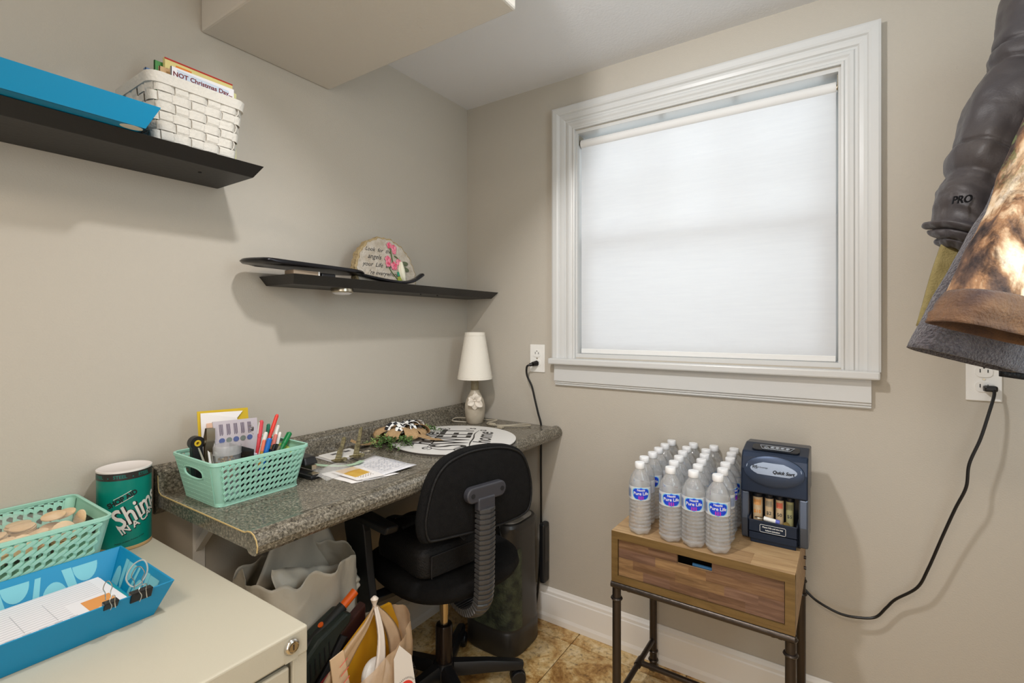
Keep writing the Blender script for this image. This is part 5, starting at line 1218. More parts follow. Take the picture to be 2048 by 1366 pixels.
for s, sz, z, bo in (('Nestlé', .0085, .1298, .00012), ('Pure Life', .0122, .1200, .00015)):
    vs, fs = slice_x(text(s, sz, bold=bo, ext=.00005), .004); b.add([bw(v.x, z+v.y, .0011+v.z) for v in vs], fs)
obj('lettering', b, white_ink, lab, world=False, label='white brand lettering on a blue shield')
b = B()
for q in (-.0055, 0, .0055):
    for (dx, z, w_, h_) in ((0,.1125,.0012,.0012),(0,.1095,.0020,.0010),(0,.1065,.0010,.0022),(-.0012,.1045,.0006,.0014),(.0012,.1045,.0006,.0014)):
        b.add([bw(q+dx-w_, z-h_, .0011), bw(q+dx+w_, z-h_, .0011), bw(q+dx+w_, z+h_, .0011), bw(q+dx-w_, z+h_, .0011)], [(0,1,2,3)])
obj('label_figures', b, pk_m, lab, world=False)
b = B()
for k in range(7):
    z = .104+.0045*k; u0 = .030; b.add([bw(u0, z, .0006), bw(u0+.016, z, .0006), bw(u0+.016, z+.0016, .0006), bw(u0, z+.0016, .0006)], [(0,1,2,3)])
for k in range(9):
    u0 = -.050+.0022*k; b.add([bw(u0, .106, .0006), bw(u0+.001, .106, .0006), bw(u0+.001, .130, .0006), bw(u0, .130, .0006)], [(0,1,2,3)])
obj('small_print', b, mat('label small print', (70,110,170), .5), lab, world=False)
b = B().add([bw(.047,.1015,.0006),bw(.056,.1015,.0006),bw(.056,.137,.0006),bw(.047,.137,.0006)], [(0,1,2,3)]); obj('maroon_band', b, mat('label maroon', (120,40,70), .5), lab, world=False)
capxy = [[(.935,-.362),(.927,-.328),(.929,-.266),(.927,-.201),(.928,-.137),(.931,-.068)],
         [(1.022,-.355),(1.014,-.290),(1.010,-.225),(1.004,-.160),(.999,-.095),(1.002,-.030)]]
cols4 = [[(.935,-.394),(.925,-.332),(.929,-.268),(.927,-.203),(.928,-.139),(.931,-.066)],
 [(1.0235,-.387),(1.014,-.324),(1.010,-.256),(1.004,-.191),(.999,-.127),(1.004,-.054)],
 [(1.086,-.385),(1.082,-.318),(1.076,-.247),(1.070,-.183),(1.060,-.120),(1.070,-.046)],
 [(1.149,-.381),(1.148,-.309),(1.143,-.240),(1.144,-.176),(1.136,-.113),(1.132,-.040)]]
cn = ('leftmost', 'second from left', 'third from left', 'rightmost')
rn = ('front', 'second', 'third', 'fourth', 'fifth', 'back')
for c in range(4):
    for r_ in range(6):
        bot.scale = (.965, .965, 1)
        # keep a bottle diameter between rows and stay on the top
        x, y = cols4[c][r_]; y = -.3545+.0655*r_ - .000*c
        if r_ == 0: y = -.356
        x = x if c else x
        lb = 'clear water bottle with blue label, %s column, %s row on the side table' % (cn[c], rn[r_])
        az = math.atan2(-1.757-y, 1.431-x)+pi/2
        rz = az+rad((6, 4, 2, 0)[c]) if r_ == 0 else random.uniform(-pi, pi)
        if c == 0 and r_ == 0: bot.location = (x, y, tz1+.0002); bot.rotation_euler = (0,0,rz); bot['label'] = lb; OFF[bot.name] = (x,y,tz1)
        else: dup(bot, (x, y, tz1+.0002), lb, rz)

# ------------------------------------------------------------------ coin sorter
sx0, sx1 = 1.186, 1.349; syf, syb = -.236, -.085
t = thing('coin_sorter', 'blue-black electric coin sorter with paper coin tubes on the side table', 'coin sorter', (1.267, -.16, tz1))
navy = mat('navy metallic plastic', (36,47,66), .30, .5); dk = mat('charcoal gloss plastic', (30,34,42), .2, .2); sil = mat('silver blue plastic', (96,106,124), .28, .75)
YZ = lambda xa: Matrix(((0,0,1,xa),(1,0,0,0),(0,1,0,0),(0,0,0,1)))
z0 = tz1+.003
upper = [(syf-.004,.735),(syf-.002,.800),(syf+.008,.832),(syf+.020,.845),(-.150,.857),(syb,.852),(syb,.735)]
obj('upper_housing', B().prism(upper, YZ(sx0), sx1-sx0), navy, t, bevel=.004, seg=3)
obj('back_housing', B().box(sx0+.002, sx1-.002, -.175, syb, z0, .737), dk, t, bevel=.003)
obj('side_panel', B().prism([(syf+.008,z0),(syf,.66),(syf+.004,.7345),(-.16,.7345),(-.16,z0)], YZ(sx0), .020), sil, t, bevel=.004)
obj('side_panel', B().prism([(syf+.008,z0),(syf,.66),(syf+.004,.7345),(-.16,.7345),(-.16,z0)], YZ(sx1-.022), .022), sil, t, bevel=.004)
obj('hopper_recess', B().prism([(x, y) for x, y in rrect(.118, .045, .012, 4)], frame((1.268, -.186, .8508), (1,0,0), (0,.985,.14)), .003), dk, t)
ip = obj('icon_panel', B().add([frame((1.270,-.190,.8543),(1,0,0),(0,.985,.14)) @ Vector(v) for v in ((-.042,.014,0),(.044,.014,0),(.034,-.013,0),(-.034,-.013,0))], [(0,1,2,3)]), dk, t)
F1 = frame((1.270,-.190,.8547),(1,0,0),(0,.985,.14)); b = B()
for p_, q_ in (((-.042,.014),(.044,.014)),((.044,.014),(.034,-.013)),((.034,-.013),(-.034,-.013)),((-.034,-.013),(-.042,.014))): b.tube([F1 @ Vector((*p_, 0)), F1 @ Vector((*q_, 0))], .0005, 4)
b.tube([F1 @ Vector(v) for v in ((-.031,-.003,0),(-.019,-.003,0),(-.025,.008,0))], .0006, 4, True)
for k in range(4):
    cx = -.010+.0125*k; b.tube([F1 @ Vector((cx+.0048*cos(a*pi/8), .0025+.0048*sin(a*pi/8), 0)) for a in range(16)], .0006, 4, True).tube([F1 @ Vector((cx-.0034,-.001,0)), F1 @ Vector((cx+.0034,.006,0))], .0006, 4).tube([F1 @ Vector((cx-.002,.004,0)), F1 @ Vector((cx+.001,.001,0))], .0008, 4)
put(b, text('KEEP HANDS CLEAR OF MOVING PARTS', .0032), F1 @ Matrix.Translation((0,-.0085,0)))
obj('warning_icons', b, mat('pale grey print', (190,196,204), .5), ip, label='pale grey warning icons')
# domed badge
F2 = frame((1.268, syf-.0030, .800), (1,0,0), (0,.06,1))
obj('badge', B().lathe([(.0745,-.004),(.0735,.003),(.064,.0065),(.03,.009),(0,.0095)], 48, F2, sy=.56), mat('blue grey metallic', (62,74,96), .42, .55), t, smooth=True)
def bz(x, y): q = (x/.069)**2+(y/.0414)**2; return .0095-.0070*min(1, q)**1.3
b = B().grid(lambda u, v: F2 @ Vector(((u-.5)*.134*(1-.16*(2*v-1)**2), -.009+.033*v, bz((u-.5)*.120, -.009+.033*v)+.0008)), 24, 8)
pl2 = obj('name_plate', b, mat('pale silver blue', (158,172,194), .5, .1), t, smooth=True, angle=180)
b = B()
def pt(s, size, x, y, **k): vs, fs = text(s, size, ext=.0001, **k); b.add([F2 @ Vector((v.x+x, v.y+y, bz((v.x+x)*.9, v.y+y)+.0018+v.z)) for v in vs], fs)
pt('RS', .0125, -.045, .009, bold=.0001); pt('Royal Sovereign', .0050, -.029, .010); pt('Quick Sort', .0115, .024, .0015, shear=.3, bold=.0004)
obj('lettering', b, ink_m, pl2, label='dark Quick Sort lettering')
F3 = frame((1.268, syf-.0060, .7725), (1,0,0), (0,.1,1))
b = B().prism([(.019*cos(rad(a)), .0085*sin(rad(a))) for a in range(180, 361, 15)], F3 @ Matrix.Translation((0,.005,0)), .003); bd = obj('oval_badge', b, mat('cream badge', (214,212,206), .4), t, bevel=.0006)
b = B(); put(b, text('QS-1AC', .0055, bold=.0001), F3 @ Matrix.Translation((0,.0008,.0033))); obj('lettering', b, ink_m, bd)
# tubes
kr = mat('kraft coin wrapper', (186,158,120), .75, var=(60, (204,180,146), .2)); clear_t = mat('tube clear', (220,222,220), .08, alpha=.18)
tubes = [(1.2245, (226,140,40), '$10'), (1.2535, (130,128,116), '$2'), (1.2795, (214,60,44), '50'), (1.3040, (110,110,84), '$5')]
for k, (x, c, s) in enumerate(tubes):
    r = (.0125,.0105,.0098,.0092)[k]; c0 = Vector((x, -.200, .640))
    T = Matrix.Translation((x, -.202, 0))
    w_ = obj('coin_tube', B().lathe([(0,.645),(r,.645),(r,.719),(0,.719)], 24, T), kr if k < 3 else mat('green grey wrapper', (160,156,112), .75), t, smooth=True)
    obj('tube_rim', B().lathe([(r+.0002,.717),(r+.002,.717),(r+.002,.727),(0,.728)], 24, T), dk, w_, smooth=True)
    b = B(); pm = mat('wrapper print %d' % k, c, .6)
    for q in range(5):
        a = rad(-130+20*q); p = Vector((x+(r+.0002)*cos(a), -.202+(r+.0002)*sin(a), .702)); tn = Vector((-sin(a), cos(a), 0)); b.add([p-tn*.0012-Vector((0,0,.008)), p+tn*.0010-Vector((0,0,.008)), p+tn*.0010+Vector((0,0,.008)), p-tn*.0012+Vector((0,0,.007))], [(0,1,2,3)])
    obj('wrapper_print', b, pm, w_)
    vs, fs = slice_x(text(s, .0125, bold=.0002, ext=.00005), .003); b = B(); b.add([Vector((x+(r+.0005+v.z)*cos(-pi/2+v.x/r), -.202+(r+.0005+v.z)*sin(-pi/2+v.x/r), .676+v.y)) for v in vs], fs)
    obj('lettering', b, pm if k == 0 else mat('wrapper ink', (70,70,66), .6), w_)
dwr = obj('coin_tray', B().box(1.2065, 1.3265, -.250, -.246, .612, .664).box(1.2065, 1.3265, -.250, -.19, .630, .634).box(1.2065, 1.210, -.250, -.19, .612, .668).box(1.323, 1.3265, -.250, -.19, .612, .668).box(1.212,1.322,-.246,-.20,z0-.002,.632), navy, t, bevel=.001)
F4 = frame((1.2670, -.2503, .6445), (1,0,0), (0,0,1))
b = B(); b.tube([F4 @ Vector((x, y, 0)) for x, y in rrect(.062, .020, .003, 3)], .0005, 4, True)
put(b, text('Please fully pull the tray', .0052, bold=.0001), F4 @ Matrix.Translation((0,.0038,0))); put(b, text('before activation', .0052, bold=.0001), F4 @ Matrix.Translation((0,-.0040,0)))
obj('tray_lettering', b, white_ink, dwr, label='white tray instruction lettering')
t = thing('coin_roll', 'white and blue paper roll lying in the coin sorter tray', 'roll', (1.262, -.228, .66))
obj('roll', B().cyl((1.243,-.229,.665), (1.277,-.228,.661), .0062, 16), white_pl, t, smooth=True); obj('blue_end', B().cyl((1.272,-.228,.6615), (1.282,-.2278,.6605), .0065, 16), mat('blue violet print', (96,104,190), .4), t, smooth=True)
o = tag(obj('brass_coin', B().cyl((1.297,-.225,.655), (1.299,-.2275,.657), .009, 18), mat('coin brass', (190,160,90), .3, .9), smooth=True), 'brass coin lying beside the paper roll in the sorter tray', 'coin')
obj('foot', B().box(1.21,1.23,-.22,-.10,tz1,tz1+.004).box(1.31,1.33,-.22,-.10,tz1,tz1+.004), ink_m, bpy.data.objects['coin_sorter'])
obj('spoon', B().lathe([(0,0),(.006,0),(.0045,.002),(0,.003)], 14, Matrix.Translation((1.232,-.228,.664)), sx=2.2), brass_m, bpy.data.objects['coin_sorter'], smooth=True)

# ================================================================== BAGS AND TOOLS UNDER THE DESK
def poly_bag(name, label, c, sx, sy, z0, z1, m, seed, amp=.03, top=.5, lean=(0,0), nu=110, nv=60, cat='bag'):
    sd = Vector((seed, seed*1.7, 0))
    def g(u, v):
        a = 2*pi*u; cc, s = sq(a, .8); r = (min(1, .55+v*2.2) if v < .2 else 1)*(1-(1-top)*max(0, (v-.35)/.65)**1.3)
        p = Vector((cc*r*sx, s*r*sy, z0+(z1-z0)*v)); d = Vector((cc, s, 0))
        n_ = noise.noise(Vector((cc*1.6, s*1.6, v*2.4))+sd)*1.0+1.5*(crease(Vector((cc*.5, s*.5, v)), int(seed*10), 5, 2.2)-.45)+.35*(crease(Vector((cc*.5, s*.5, v)), int(seed*10)+1, 4, 6.0)-.45)
        rim = .02*noise.noise(Vector((cc*3, s*3, 9))+sd) if v > .9 else 0
        return Vector((c[0], c[1], 0))+p+d*n_*amp+Vector((lean[0]*v*v, lean[1]*v*v, rim+.6*amp*noise.noise(Vector((cc*3, s*3, v*2+5))+sd)*v))
    o = obj(name, B().grid(g, nu, nv, closed_u=True), m, smooth=True, angle=180, solid=.0006); return o
def film_mat(name, col, al, tr=.35):
    m = mat(name, col, .38, alpha=al, bump=(30, .5)); return m
bag_g = mat('milky grey poly', (212,204,188), .35, bump=(18, .5), alpha=.94); bag_w = mat('thin white poly', (222,210,192), .35, bump=(24, .4), alpha=.80)
t = thing('plastic_bag', 'large crumpled milky white plastic bag standing under the desk by the cabinet', 'bag', (.22, -.98, 0))
o = poly_bag('bag_film', '', (.195, -.965), .155, .165, 0.002, .575, bag_g, 2.3, .034, .84, (.02,-.02)); o.parent = t; o.location = (-.22, .98, 0)
# stiff folded flap of the bag, catching the light
def flap(u, v):
    T_ = Vector((.262,-1.086,.606)).lerp(Vector((.250,-.842,.520)), u); U_ = Vector((.285,-1.092,.475)).lerp(Vector((.270,-.835,.455)), u)-Vector((0,0,.05*sin(pi*u)))
    p = T_.lerp(U_, v); fc_ = 2.2*crease(Vector((u, v*.6, 0)), 31, 4, 2.2)
    return p+Vector((.022*sin(pi*v)+.016*fc_+.012*noise.noise(Vector((u*5, v*4, 2))), 0, .006*noise.noise(Vector((u*8, v*4, 7)))))
obj('bag_flap', B().grid(flap, 40, 22), mat('milky poly flap', (222,214,198), .4, bump=(20,.3)), t, smooth=True, solid=.0008, angle=180)
def flap2(u, v):
    A, Bq, C = Vector((.14,-1.02,.70)), Vector((.10,-.80,.52)), Vector((.16,-1.08,.50)); D = Vector((.20,-.83,.50))
    A = Vector((.13,-.93,.735)); p = (A.lerp(A+Vector((0,.05,-.01)), u)).lerp(Vector((.20,-1.10,.52)).lerp(Vector((.16,-.79,.47)), u), v)
    return p+Vector((.018*noise.noise(Vector((u*5, v*2, 3))), 0, 0))
obj('bag_corner', B().grid(flap2, 20, 14), bag_g, t, smooth=True, solid=.0006, angle=180)
t = thing('plastic_bag', 'second milky plastic bag sagging behind the chair arm under the desk', 'bag', (.20, -.72, 0))
o = poly_bag('bag_film', '', (.15, -.775), .11, .09, .002, .44, bag_g, 8.1, .04, .6, (0,-.02)); o.parent = t; o.location = (-.20, .72, 0)
# dark green tool with orange tip
t = thing('hedge_trimmer', 'dark green cordless garden tool with orange tip leaning against the plastic bags', 'tool', (.38, -1.0, .4))
tg = mat('dark green plastic', (34,44,40), .45, bump=(60,.15)); org = mat('orange plastic', (226,96,20), .4)
A, E_ = Vector((.375,-1.085,.405)), Vector((.385,-.925,.495)); d = (E_-A).normalized(); nn = Vector((1,0,0)); up_ = nn.cross(d).normalized(); up_ = up_ if up_.z > 0 else -up_
FT = lambda x, y, z=0: A+d*x+up_*y+nn*z
def slabq(pts, z0_, z1_): return B().add([FT(x, y, z0_) for x, y in pts]+[FT(x, y, z1_) for x, y in pts], [tuple(range(len(pts)-1,-1,-1)), tuple(range(len(pts),2*len(pts)))]+[(i,(i+1)%len(pts),len(pts)+(i+1)%len(pts),len(pts)+i) for i in range(len(pts))])
obj('housing', slabq([(-.08,-.075),(.055,-.035),(.10,-.012),(.135,-.010),(.150,.006),(.140,.020),(.06,.030),(.00,.018),(-.05,.005),(-.09,-.01)], -.03, .03), tg, t, bevel=.006)
obj('grip', B().cyl(FT(.02,.018), FT(.150,.018), .013, 14), mat('black rubber grip', (26,28,28), .6), t, smooth=True)
obj('orange_tip', B().cyl(FT(.150,.018), FT(.192,.020), .0105, 14), org, t, smooth=True)
obj('orange_button', B().lathe([(0,.006),(.006,.004),(.007,0)], 12, frame(FT(.088,.034), d, nn)), org, t, smooth=True)
b = B()
for k in range(5): 
    x = .000+.014*k; vs_ = [FT(x,-.032,.0305),FT(x+.003,-.032,.0305),FT(x+.020,.004,.0305),FT(x+.017,.004,.0305)]; b.add(vs_+[v+nn*.001 for v in vs_], [(0,1,2,3),(4,5,6,7),(0,1,5,4),(1,2,6,5),(2,3,7,6),(3,0,4,7)])
obj('vent_slot', b, ink_m, t)
obj('white_sticker', slabq([(-.045,.030),(.010,.048),(.024,.040),(.018,.022),(-.040,.004)], .010, .032), mat('grey white tape', (160,156,150), .5), t, bevel=.002)
obj('lower_guard', B().sweep(cr([FT(-.12,-.10,.02),FT(-.03,-.085,.02),(FT(.05,-.055,.02)),FT(.11,-.03,.02)],6), [(.012*cos(a*pi/4), .012*sin(a*pi/4)) for a in range(8)]), ink_m, t, smooth=True)
obj('red_cord', B().tube(cr([(.40,-1.07,.33),(.41,-1.04,.36),(.41,-1.01,.37),(.41,-1.0,.345),(.40,-1.03,.32),(.40,-1.08,.30)], 6), .0035, 8), mat('dark red cord', (120,22,18), .5), t, smooth=True)
# knotted shopping bag
kx, ky, kz = .448, -.918, .492
t = thing('shopping_bag', 'thin beige plastic shopping bag with gathered handles, filled with mail, in front of the chair', 'bag', (.45, -.95, 0))
shb = mat('thin beige poly', (214,184,150), .35, bump=(26,.35), alpha=.62); shw = mat('white beige poly', (228,214,200), .35, bump=(26,.3), alpha=.9)
def sb(u, v):
    a = 2*pi*u; cc, s = sq(a, .85); r = min(1, .6+2.5*v) if v < .16 else 1; p = Vector((.44+.075*cc*r, -.955+.140*s*r, .002+.395*v))
    return p+Vector((cc, s, 0))*(.022*noise.noise(Vector((cc*2, s*2, v*3+4)))+.012*abs(noise.noise(Vector((cc*6, s*6, v*4)))))+Vector((0,0,(.05*max(0, s)-.03*max(0,-s))*v))
obj('bag_body', B().grid(sb, 60, 22, closed_u=True), shb, t, smooth=True, angle=180)
def strap(pts, ws, m, name='handle'):
    P_ = cr(pts, 6); n_ = len(P_)
    def pr(i, q):
        k = q*(len(ws)-1); j = min(int(k), len(ws)-2); w_ = ws[j]*(1-k+j)+ws[j+1]*(k-j)
        return [(-w_/2,0),(-w_/4,.004*(1 if i % 2 else -1)*0+.003),(0,-.002),(w_/4,.003),(w_/2,0),(w_/4,.0036),(0,-.0012),(-w_/4,.0036)]
    return obj(name, B().sweep(P_, pr, up=(1,0,0)), m, t, smooth=True, angle=180)
strap([(kx,ky,kz),(kx+.02,ky-.045,kz-.022),(kx+.020,ky-.095,kz-.060),(kx+.015,ky-.150,kz-.125),(kx+.01,ky-.17,kz-.20)], (.012,.024,.042,.060,.07), shb)
strap([(kx+.004,ky,kz),(kx+.035,ky-.010,kz-.050),(kx+.055,ky-.028,kz-.10),(kx+.060,ky-.050,kz-.165),(kx+.060,ky-.065,kz-.26)], (.014,.024,.034,.042,.048), shw)
strap([(kx,ky,kz),(kx+.012,ky+.025,kz-.040),(kx+.020,ky+.045,kz-.09),(kx+.022,ky+.055,kz-.16),(kx+.022,ky+.06,kz-.25)], (.012,.026,.040,.05,.05), shb)
strap([(kx,ky+.004,kz),(kx+.005,ky+.030,kz-.045),(kx+.005,ky+.060,kz-.11),(kx+.008,ky+.095,kz-.20),(kx+.008,ky+.11,kz-.30)], (.010,.020,.034,.045,.04), shb)
obj('knot', B().lathe([(.003,-.02),(.007,-.008),(.005,.006),(.010,.020),(.004,.026)], 12, Matrix.Translation((kx,ky,kz))), shw, t, smooth=True)
b = B(); put(b, text('THANK YOU', .018, bold=.0003), frame((kx+.028, -.822, .315), (0,.36,-.93), (0,.93,.36))); obj('lettering', b, ink_m, t)
t = thing('yellow_envelope', 'yellow padded envelope standing in the shopping bag', 'envelope', (.42, -.90, .2))
ye = mat('mustard envelope', (190,136,20), .5)
leaning('envelope', [(.430,-.990,.12),(.430,-.800,.12),(.420,-.806,.36),(.415,-.842,.458),(.415,-.901,.462),(.415,-.992,.408)], ye, t, th=.010)
t = thing('paper_card', 'pale paper slip with red handwriting in the shopping bag', 'paper', (.47, -1.02, .3)); leaning('slip', [(.478,-1.052,.310),(.480,-1.005,.300),(.470,-1.030,.452),(.468,-1.064,.446)], mat('cream slip', (226,196,160), .6), t, th=.003)
b = B()
for k in range(5): b.tube(cr([(.4815,-1.046+.014*q+.003*k,.425-.022*k+.007*(q % 2)) for q in (0, .3, .6, 1, 1.5)], 3), .0010, 4)
obj('handwriting', b, mat('red pen ink', (206,70,60), .6), t)
t = tag(obj('green_card', B().box(.464,.468,-1.086,-1.060,.33,.385), mat('green paper', (30,140,70), .6)), 'green card corner at the left of the shopping bag', 'card')
t = thing('white_package', 'round white package with a red emblem in the shopping bag', 'package', (.50, -.95, .3))
obj('package', B().lathe([(0,-.020),(.030,-.018),(.038,-.008),(.040,.0),(.038,.008),(.026,.016),(0,.018)], 28, frame((.486,-.945,.350), (0,1,0), (-.3,0,1))), mat('white wrap', (226,222,216), .4, bump=(40,.4)), t, smooth=True)
F5 = frame((.535,-.905,.330), (.2,1,0), (-.15,0,1)); obj('white_flap', B().prism([(-.03,-.10),(.040,-.10),(.028,.05),(-.002,.085),(-.02,.06)], F5, .002), mat('white poly print', (222,214,204), .4), t)
b = B().lathe([(.0,0),(.022,0),(.022,.0008),(0,.0008)], 28, F5 @ Matrix.Translation((.006,-.022,.0022))); em = obj('red_emblem', b, mat('red emblem', (214,60,50), .5), t)
b = B(); put(b, text('O1', .018, bold=.0004), F5 @ Matrix.Translation((.006,-.022,.0034)))
b.lathe([(.010,0),(.012,0),(.012,.0004),(.010,.0004),(.010,0)], 24, F5 @ Matrix.Translation((.006,-.022,.0032)), cap=False); obj('emblem_mark', b, white_ink, em)
b = B()
for k in range(14):
    a = rad(35+8.5*k); b.add([F5 @ Vector((.006+r*cos(a+o2), -.022+r*sin(a+o2), .0026)) for r, o2 in ((.026,-.025),(.026,.025),(.030,.015),(.030,-.015))], [(0,1,2,3)])
obj('arc_print', b, ink_m, em)
t = thing('brown_box', 'dark wrapped item behind the yellow envelope in the shopping bag', 'package', (.40,-.96,.3)); obj('wrap', B().hexa([(.375,-1.02,.15),(.40,-1.02,.15),(.40,-.90,.15),(.375,-.90,.15)], [(.375,-.985,.44),(.40,-.985,.44),(.40,-.905,.480),(.375,-.905,.480)]), mat('dark maroon foil', (62,36,34), .35), t, bevel=.004)

# ================================================================== JACKETS hanging at the right
RR = Vector((.829,.559,0)); FFv = Vector((-.559,.829,0))
def sleeve(name, par, path, hw, hd, m, folds=8, amp=.010, seed=0, nv=90, nu=44, hollow=True, tilt=0, sharp=1.0):
    P_ = cr(path, 12); L = [0]
    for i in range(1, len(P_)): L.append(L[-1]+(P_[i]-P_[i-1]).length)
    def pos(v):
        s = v*L[-1]; i = 1
        while i < len(L)-1 and L[i] < s: i += 1
        f = (s-L[i-1])/(L[i]-L[i-1]); return P_[i-1].lerp(P_[i], f), (P_[i]-P_[i-1]).normalized()
    def lerpa(a, v): k = v*(len(a)-1); j = min(int(k), len(a)-2); return a[j]*(1-k+j)+a[j+1]*(k-j)
    def g(u, v):
        p, d = pos(v); w = RR-d*RR.dot(d); w.normalize(); dp = d.cross(w).normalized()
        a = 2*pi*u; c, s = cos(a), sin(a); q = w*c*lerpa(hw, v)+dp*s*lerpa(hd, v)
        f_ = abs(sin(pi*(v*folds+.35*sin(a+seed)+.5*noise.noise(Vector((c*2, s*2, v*4+seed))))))**.55
        n_ = amp*(f_-.6)*sharp+amp*.7*noise.noise(Vector((c*3, s*3, v*folds*1.3+seed)))
        return p+q+(w*c+dp*s)*n_
    o = obj(name, B().grid(g, nu, nv, closed_u=True), m, par, smooth=True, angle=180, solid=.002, soff=1); return o
def coat_mat(name, c, **k): return mat(name, c, **k)
olive = mat('olive canvas', (128,114,70), .8, bump=(300,.3), var=(40,(146,132,86),.2))
ft = thing('canvas_jacket', 'olive canvas jacket mostly hidden behind the other jackets', 'jacket', (1.72, -.42, 1.1))
def ol(u, v):
    z = 1.80-.60*v-.13*u*v; x = 1.70-.150*v+(.13+.13*v)*u+.03*v*u; y = -.37-.08*v+.15*u*(1-.2*v)
    return Vector((x+.006*noise.noise(Vector((u*5,v*4,1))), y+.012*sin(9*u+3*v)-.02, z))
obj('front_panel', B().grid(ol, 30, 30), olive, ft, smooth=True, solid=.006, angle=180)
obj('hem', B().grid(lambda u, v: ol(u, .94+.06*v)+Vector((-.001,-.005,0)), 30, 3), olive, ft, smooth=True, solid=.004, angle=180)
obj('blue_label', B().add([(1.7675,-.395,1.105),(1.781,-.386,1.10),(1.781,-.386,1.118),(1.7675,-.395,1.122)], [(0,1,2,3)]), mat('blue label', (40,70,150), .5), ft, solid=.001)
fle = mat('charcoal fleece', (70,66,72), 1.0, bump=(240, 1.0), var=(170, (104,98,102), .18), sheen=.3)
ft = thing('fleece_jacket', 'charcoal grey fleece sleeve hanging below the camouflage jacket', 'jacket', (1.62, -.56, 1.1))
def fl2(u, v):
    a = 2*pi*u; c, s = sq(a, .75); k = v
    ctr = Vector((1.782, -.460, 1.62)).lerp(Vector((1.604, -.556, 1.138)), k)
    hw = .050+.038*k; ctr.z -= .022*c*k
    return ctr+RR*c*hw+FFv*s*.030+Vector((0,0,0))+(RR*c+FFv*s)*.005*noise.noise(Vector((c*2, s*2, v*8)))
obj('sleeve', B().grid(fl2, 48, 40, closed_u=True), fle, ft, smooth=True, angle=180, solid=.006)
obj('inner_cuff', B().grid(lambda u, v: Vector((1.676+.026*u, -.490+.02*u, 1.165-.048*v-.006*u)), 6, 4), fle, ft, smooth=True, solid=.01)
obj('black_hem', B().grid(lambda u, v: Vector((1.670+.036*u, -.487+.02*u, 1.118-.013*v-.006*u)), 6, 2), blk_bag, ft, smooth=True, solid=.008)
puf = mat('graphite nylon', (64,57,55), .50, bump=(300,.08), sheen=.1, var=(9,(52,48,52),.2))
ft = thing('puffer_jacket', 'dark graphite puffer jacket sleeve hanging at the right edge', 'jacket', (1.66, -.42, 1.4))
def puff(u, v):
    seams = [0,.20,.255,.50,.57,.80,.86,.93,1.0]; P_ = [Vector(q) for q in ((1.80,-.33,1.90),(1.745,-.37,1.72),(1.700,-.39,1.60),(1.650,-.42,1.46),(1.624,-.435,1.40),(1.622,-.430,1.345))]
    k = v*5; j = min(int(k), 4); p = P_[j].lerp(P_[j+1], k-j); d = (P_[min(5,j+1)]-P_[j]).normalized(); w = (RR-d*RR.dot(d)).normalized(); dp = d.cross(w)
    a = 2*pi*u; c, s = cos(a), sin(a); i = 0
    while i < 7 and seams[i+1] < v: i += 1
    f = (v-seams[i])/(seams[i+1]-seams[i]); b_ = abs(sin(pi*f))**.30
    R_p = [.084,.080,.075,.070,.064,.030]; r = R_p[j]*(1-k+j)+R_p[j+1]*(k-j)
    n_ = -.014+.015*b_+.010*noise.noise(Vector((c*1.6, s*1.6, v*6)))+.016*(crease(p, 3, 4, 9.0)-.45)+.0025*noise.noise(Vector((c*7+v*10, s*7, v*30)))+.010*noise.noise(Vector((c*2.2, s*2.2, v*16)))*max(0,(v-.72))*3
    slant = .020*sin(a*1+.6)+.008*sin(2*a)
    return p+(w*c+dp*s)*(r+n_)+d*slant
obj('sleeve', B().grid(puff, 64, 150, closed_u=True), puf, ft, smooth=True, angle=180, solid=.002)
b = B(); put(b, text('PRO', .020, shear=.3, bold=.0003, ext=.001), frame((1.612,-.509,1.437), (.829,.54,.10), (.1,0,1))); obj('embroidery', b, mat('dark embroidery', (24,24,28), .7), ft)
# camouflage jacket
camo = mat('woodland photo camouflage', (150,120,90), .85, bump=(260,.25)); nt, bb = nodes(camo)
tc = add(nt, 'ShaderNodeTexCoord'); mp = add(nt, 'ShaderNodeMapping'); mp.inputs['Rotation'].default_value = (0, rad(35), 0); mp.inputs['Scale'].default_value = (1, 1, .45)
nt.links.new(tc.outputs['Object'], mp.inputs[0])
n1 = add(nt, 'ShaderNodeTexNoise', Scale=13.0, Detail=5.0, Roughness=.6, Distortion=.35); nt.links.new(mp.outputs[0], n1.inputs['Vector'])
n2 = add(nt, 'ShaderNodeTexNoise', Scale=34.0, Detail=6.0, Roughness=.7, Distortion=.6); nt.links.new(mp.outputs[0], n2.inputs['Vector'])
n3 = add(nt, 'ShaderNodeTexNoise', Scale=26.0, Detail=5.0, Roughness=.7); nt.links.new(tc.outputs['Object'], n3.inputs['Vector'])
c1 = ramp(nt, [(.36,(46,36,36)),(.43,(92,70,58)),(.49,(150,112,80)),(.54,(204,178,146)),(.60,(224,212,194)),(.68,(128,98,76)),(.76,(70,56,50))], n1.outputs[0])
c2 = ramp(nt, [(.36,(90,72,62)),(.5,(255,250,244)),(.62,(255,255,255))], n2.outputs[0])
mxa = add(nt, 'ShaderNodeMix', data_type='RGBA', blend_type='MULTIPLY'); mxa.inputs['Factor'].default_value = .8; nt.links.new(c1, mxa.inputs[6]); nt.links.new(c2, mxa.inputs[7])
sp = add(nt, 'ShaderNodeSeparateXYZ'); nt.links.new(tc.outputs['Object'], sp.inputs[0])
mr = add(nt, 'ShaderNodeMapRange'); mr.inputs[1].default_value = .20; mr.inputs[2].default_value = .34; nt.links.new(sp.outputs[2], mr.inputs[0])
g1 = add(nt, 'ShaderNodeMath', operation='GREATER_THAN'); g1.inputs[1].default_value = .535; nt.links.new(n3.outputs[0], g1.inputs[0])
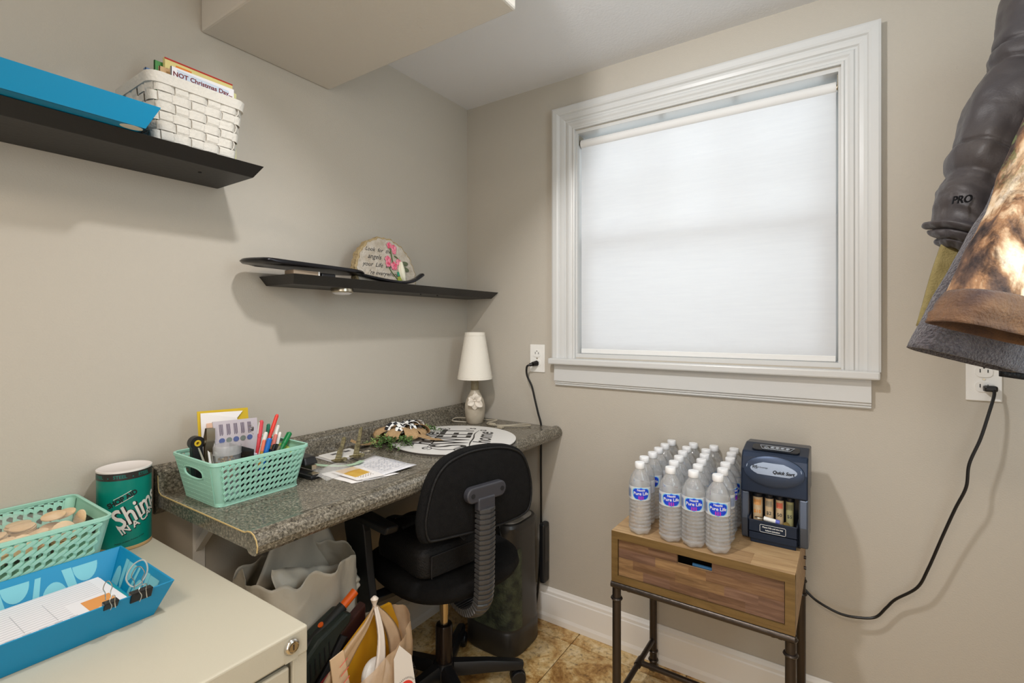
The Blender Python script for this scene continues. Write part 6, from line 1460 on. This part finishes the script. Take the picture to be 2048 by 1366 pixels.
gm_ = add(nt, 'ShaderNodeMath', operation='MULTIPLY'); nt.links.new(g1.outputs[0], gm_.inputs[0]); nt.links.new(mr.outputs[0], gm_.inputs[1])
mxb = add(nt, 'ShaderNodeMix', data_type='RGBA', blend_type='MIX'); nt.links.new(gm_.outputs[0], mxb.inputs['Factor']); nt.links.new(mxa.outputs[2], mxb.inputs[6]); mxb.inputs[7].default_value = (*srgb((104,116,72)), 1)
nt.links.new(mxb.outputs[2], bb.inputs['Base Color'])
camo2 = mat('brown camo cuff', (122,88,58), .9, bump=(240,.4), var=(22,(66,48,44),.25), sheen=.1)
ft = thing('camouflage_jacket', 'woodland camouflage jacket hanging in front at the right edge of the frame', 'jacket', (1.66, -.66, 1.2))
def cam_f(u, v):
    a = 2*pi*u; c, s = sq(a, .62); z = 1.785-.578*v
    lx = 1.7540-.196*v+.012*sin(pi*v)-(.006 if v > .97 else 0); ly = -.590-.134*v; wd = .115-.02*v
    ctr = Vector((lx, ly, z))+RR*wd; ctr.z -= .022*(c+1)*v
    p = ctr+RR*c*wd+FFv*s*(.045)
    return p+(RR*c+FFv*s)*(.012*(crease(p, 9, 4, 6.0)-.45)+.006*noise.noise(Vector((c*2, s*2, v*5)))+.003*noise.noise(Vector((c*6, s*6, v*14))))
obj('body', B().grid(lambda u, v: cam_f(u, v*.93), 60, 60, closed_u=True), camo, ft, smooth=True, angle=180, solid=.004)
def cuff(u, v):
    p = cam_f(u, .915+.085*v); q = cam_f(u, .5); a = 2*pi*u; c, s = sq(a, .62); return p+(RR*c+FFv*s)*.005*sin(pi*min(1, v*1.1+.08))
obj('hem_band', B().grid(cuff, 60, 10, closed_u=True), camo2, ft, smooth=True, angle=180, solid=.004)
b = B().tube([cam_f(.70+.006*k, .72+.001*k)+Vector((-.001,-.006,0)) for k in range(12)], .0012, 5).tube([cam_f(.715+.006*k, .83+.002*k+.01*(k < 2)) for k in range(12)], .0014, 5)
obj('twig_print', b, mat('pale twig', (206,204,196), .7), ft)
obj('navy_patch', B().grid(lambda u, v: cam_f(.865+.05*u, .93+.05*v)+Vector((-.001,-.008,0)), 6, 4), mat('navy patch', (24,34,66), .7), ft, solid=.001)
# wall hooks carrying them, on the right wall outside the frame
t = thing('coat_rail', 'wooden coat rail on the right wall carrying the jackets', 'coat rail', (2.0, -.5, 1.82))
obj('board', B().box(X1-.02, X1, -.85, -.15, 1.78, 1.87), oak_top2, t, bevel=.003)
for y in (-.60, -.42, -.28): obj('hook', B().tube(cr([(X1-.02,y,1.85),(X1-.10,y,1.86),(X1-.20,y+.0,1.84),(X1-.22,y,1.88)], 6), .006, 8), gun_m, t, smooth=True)
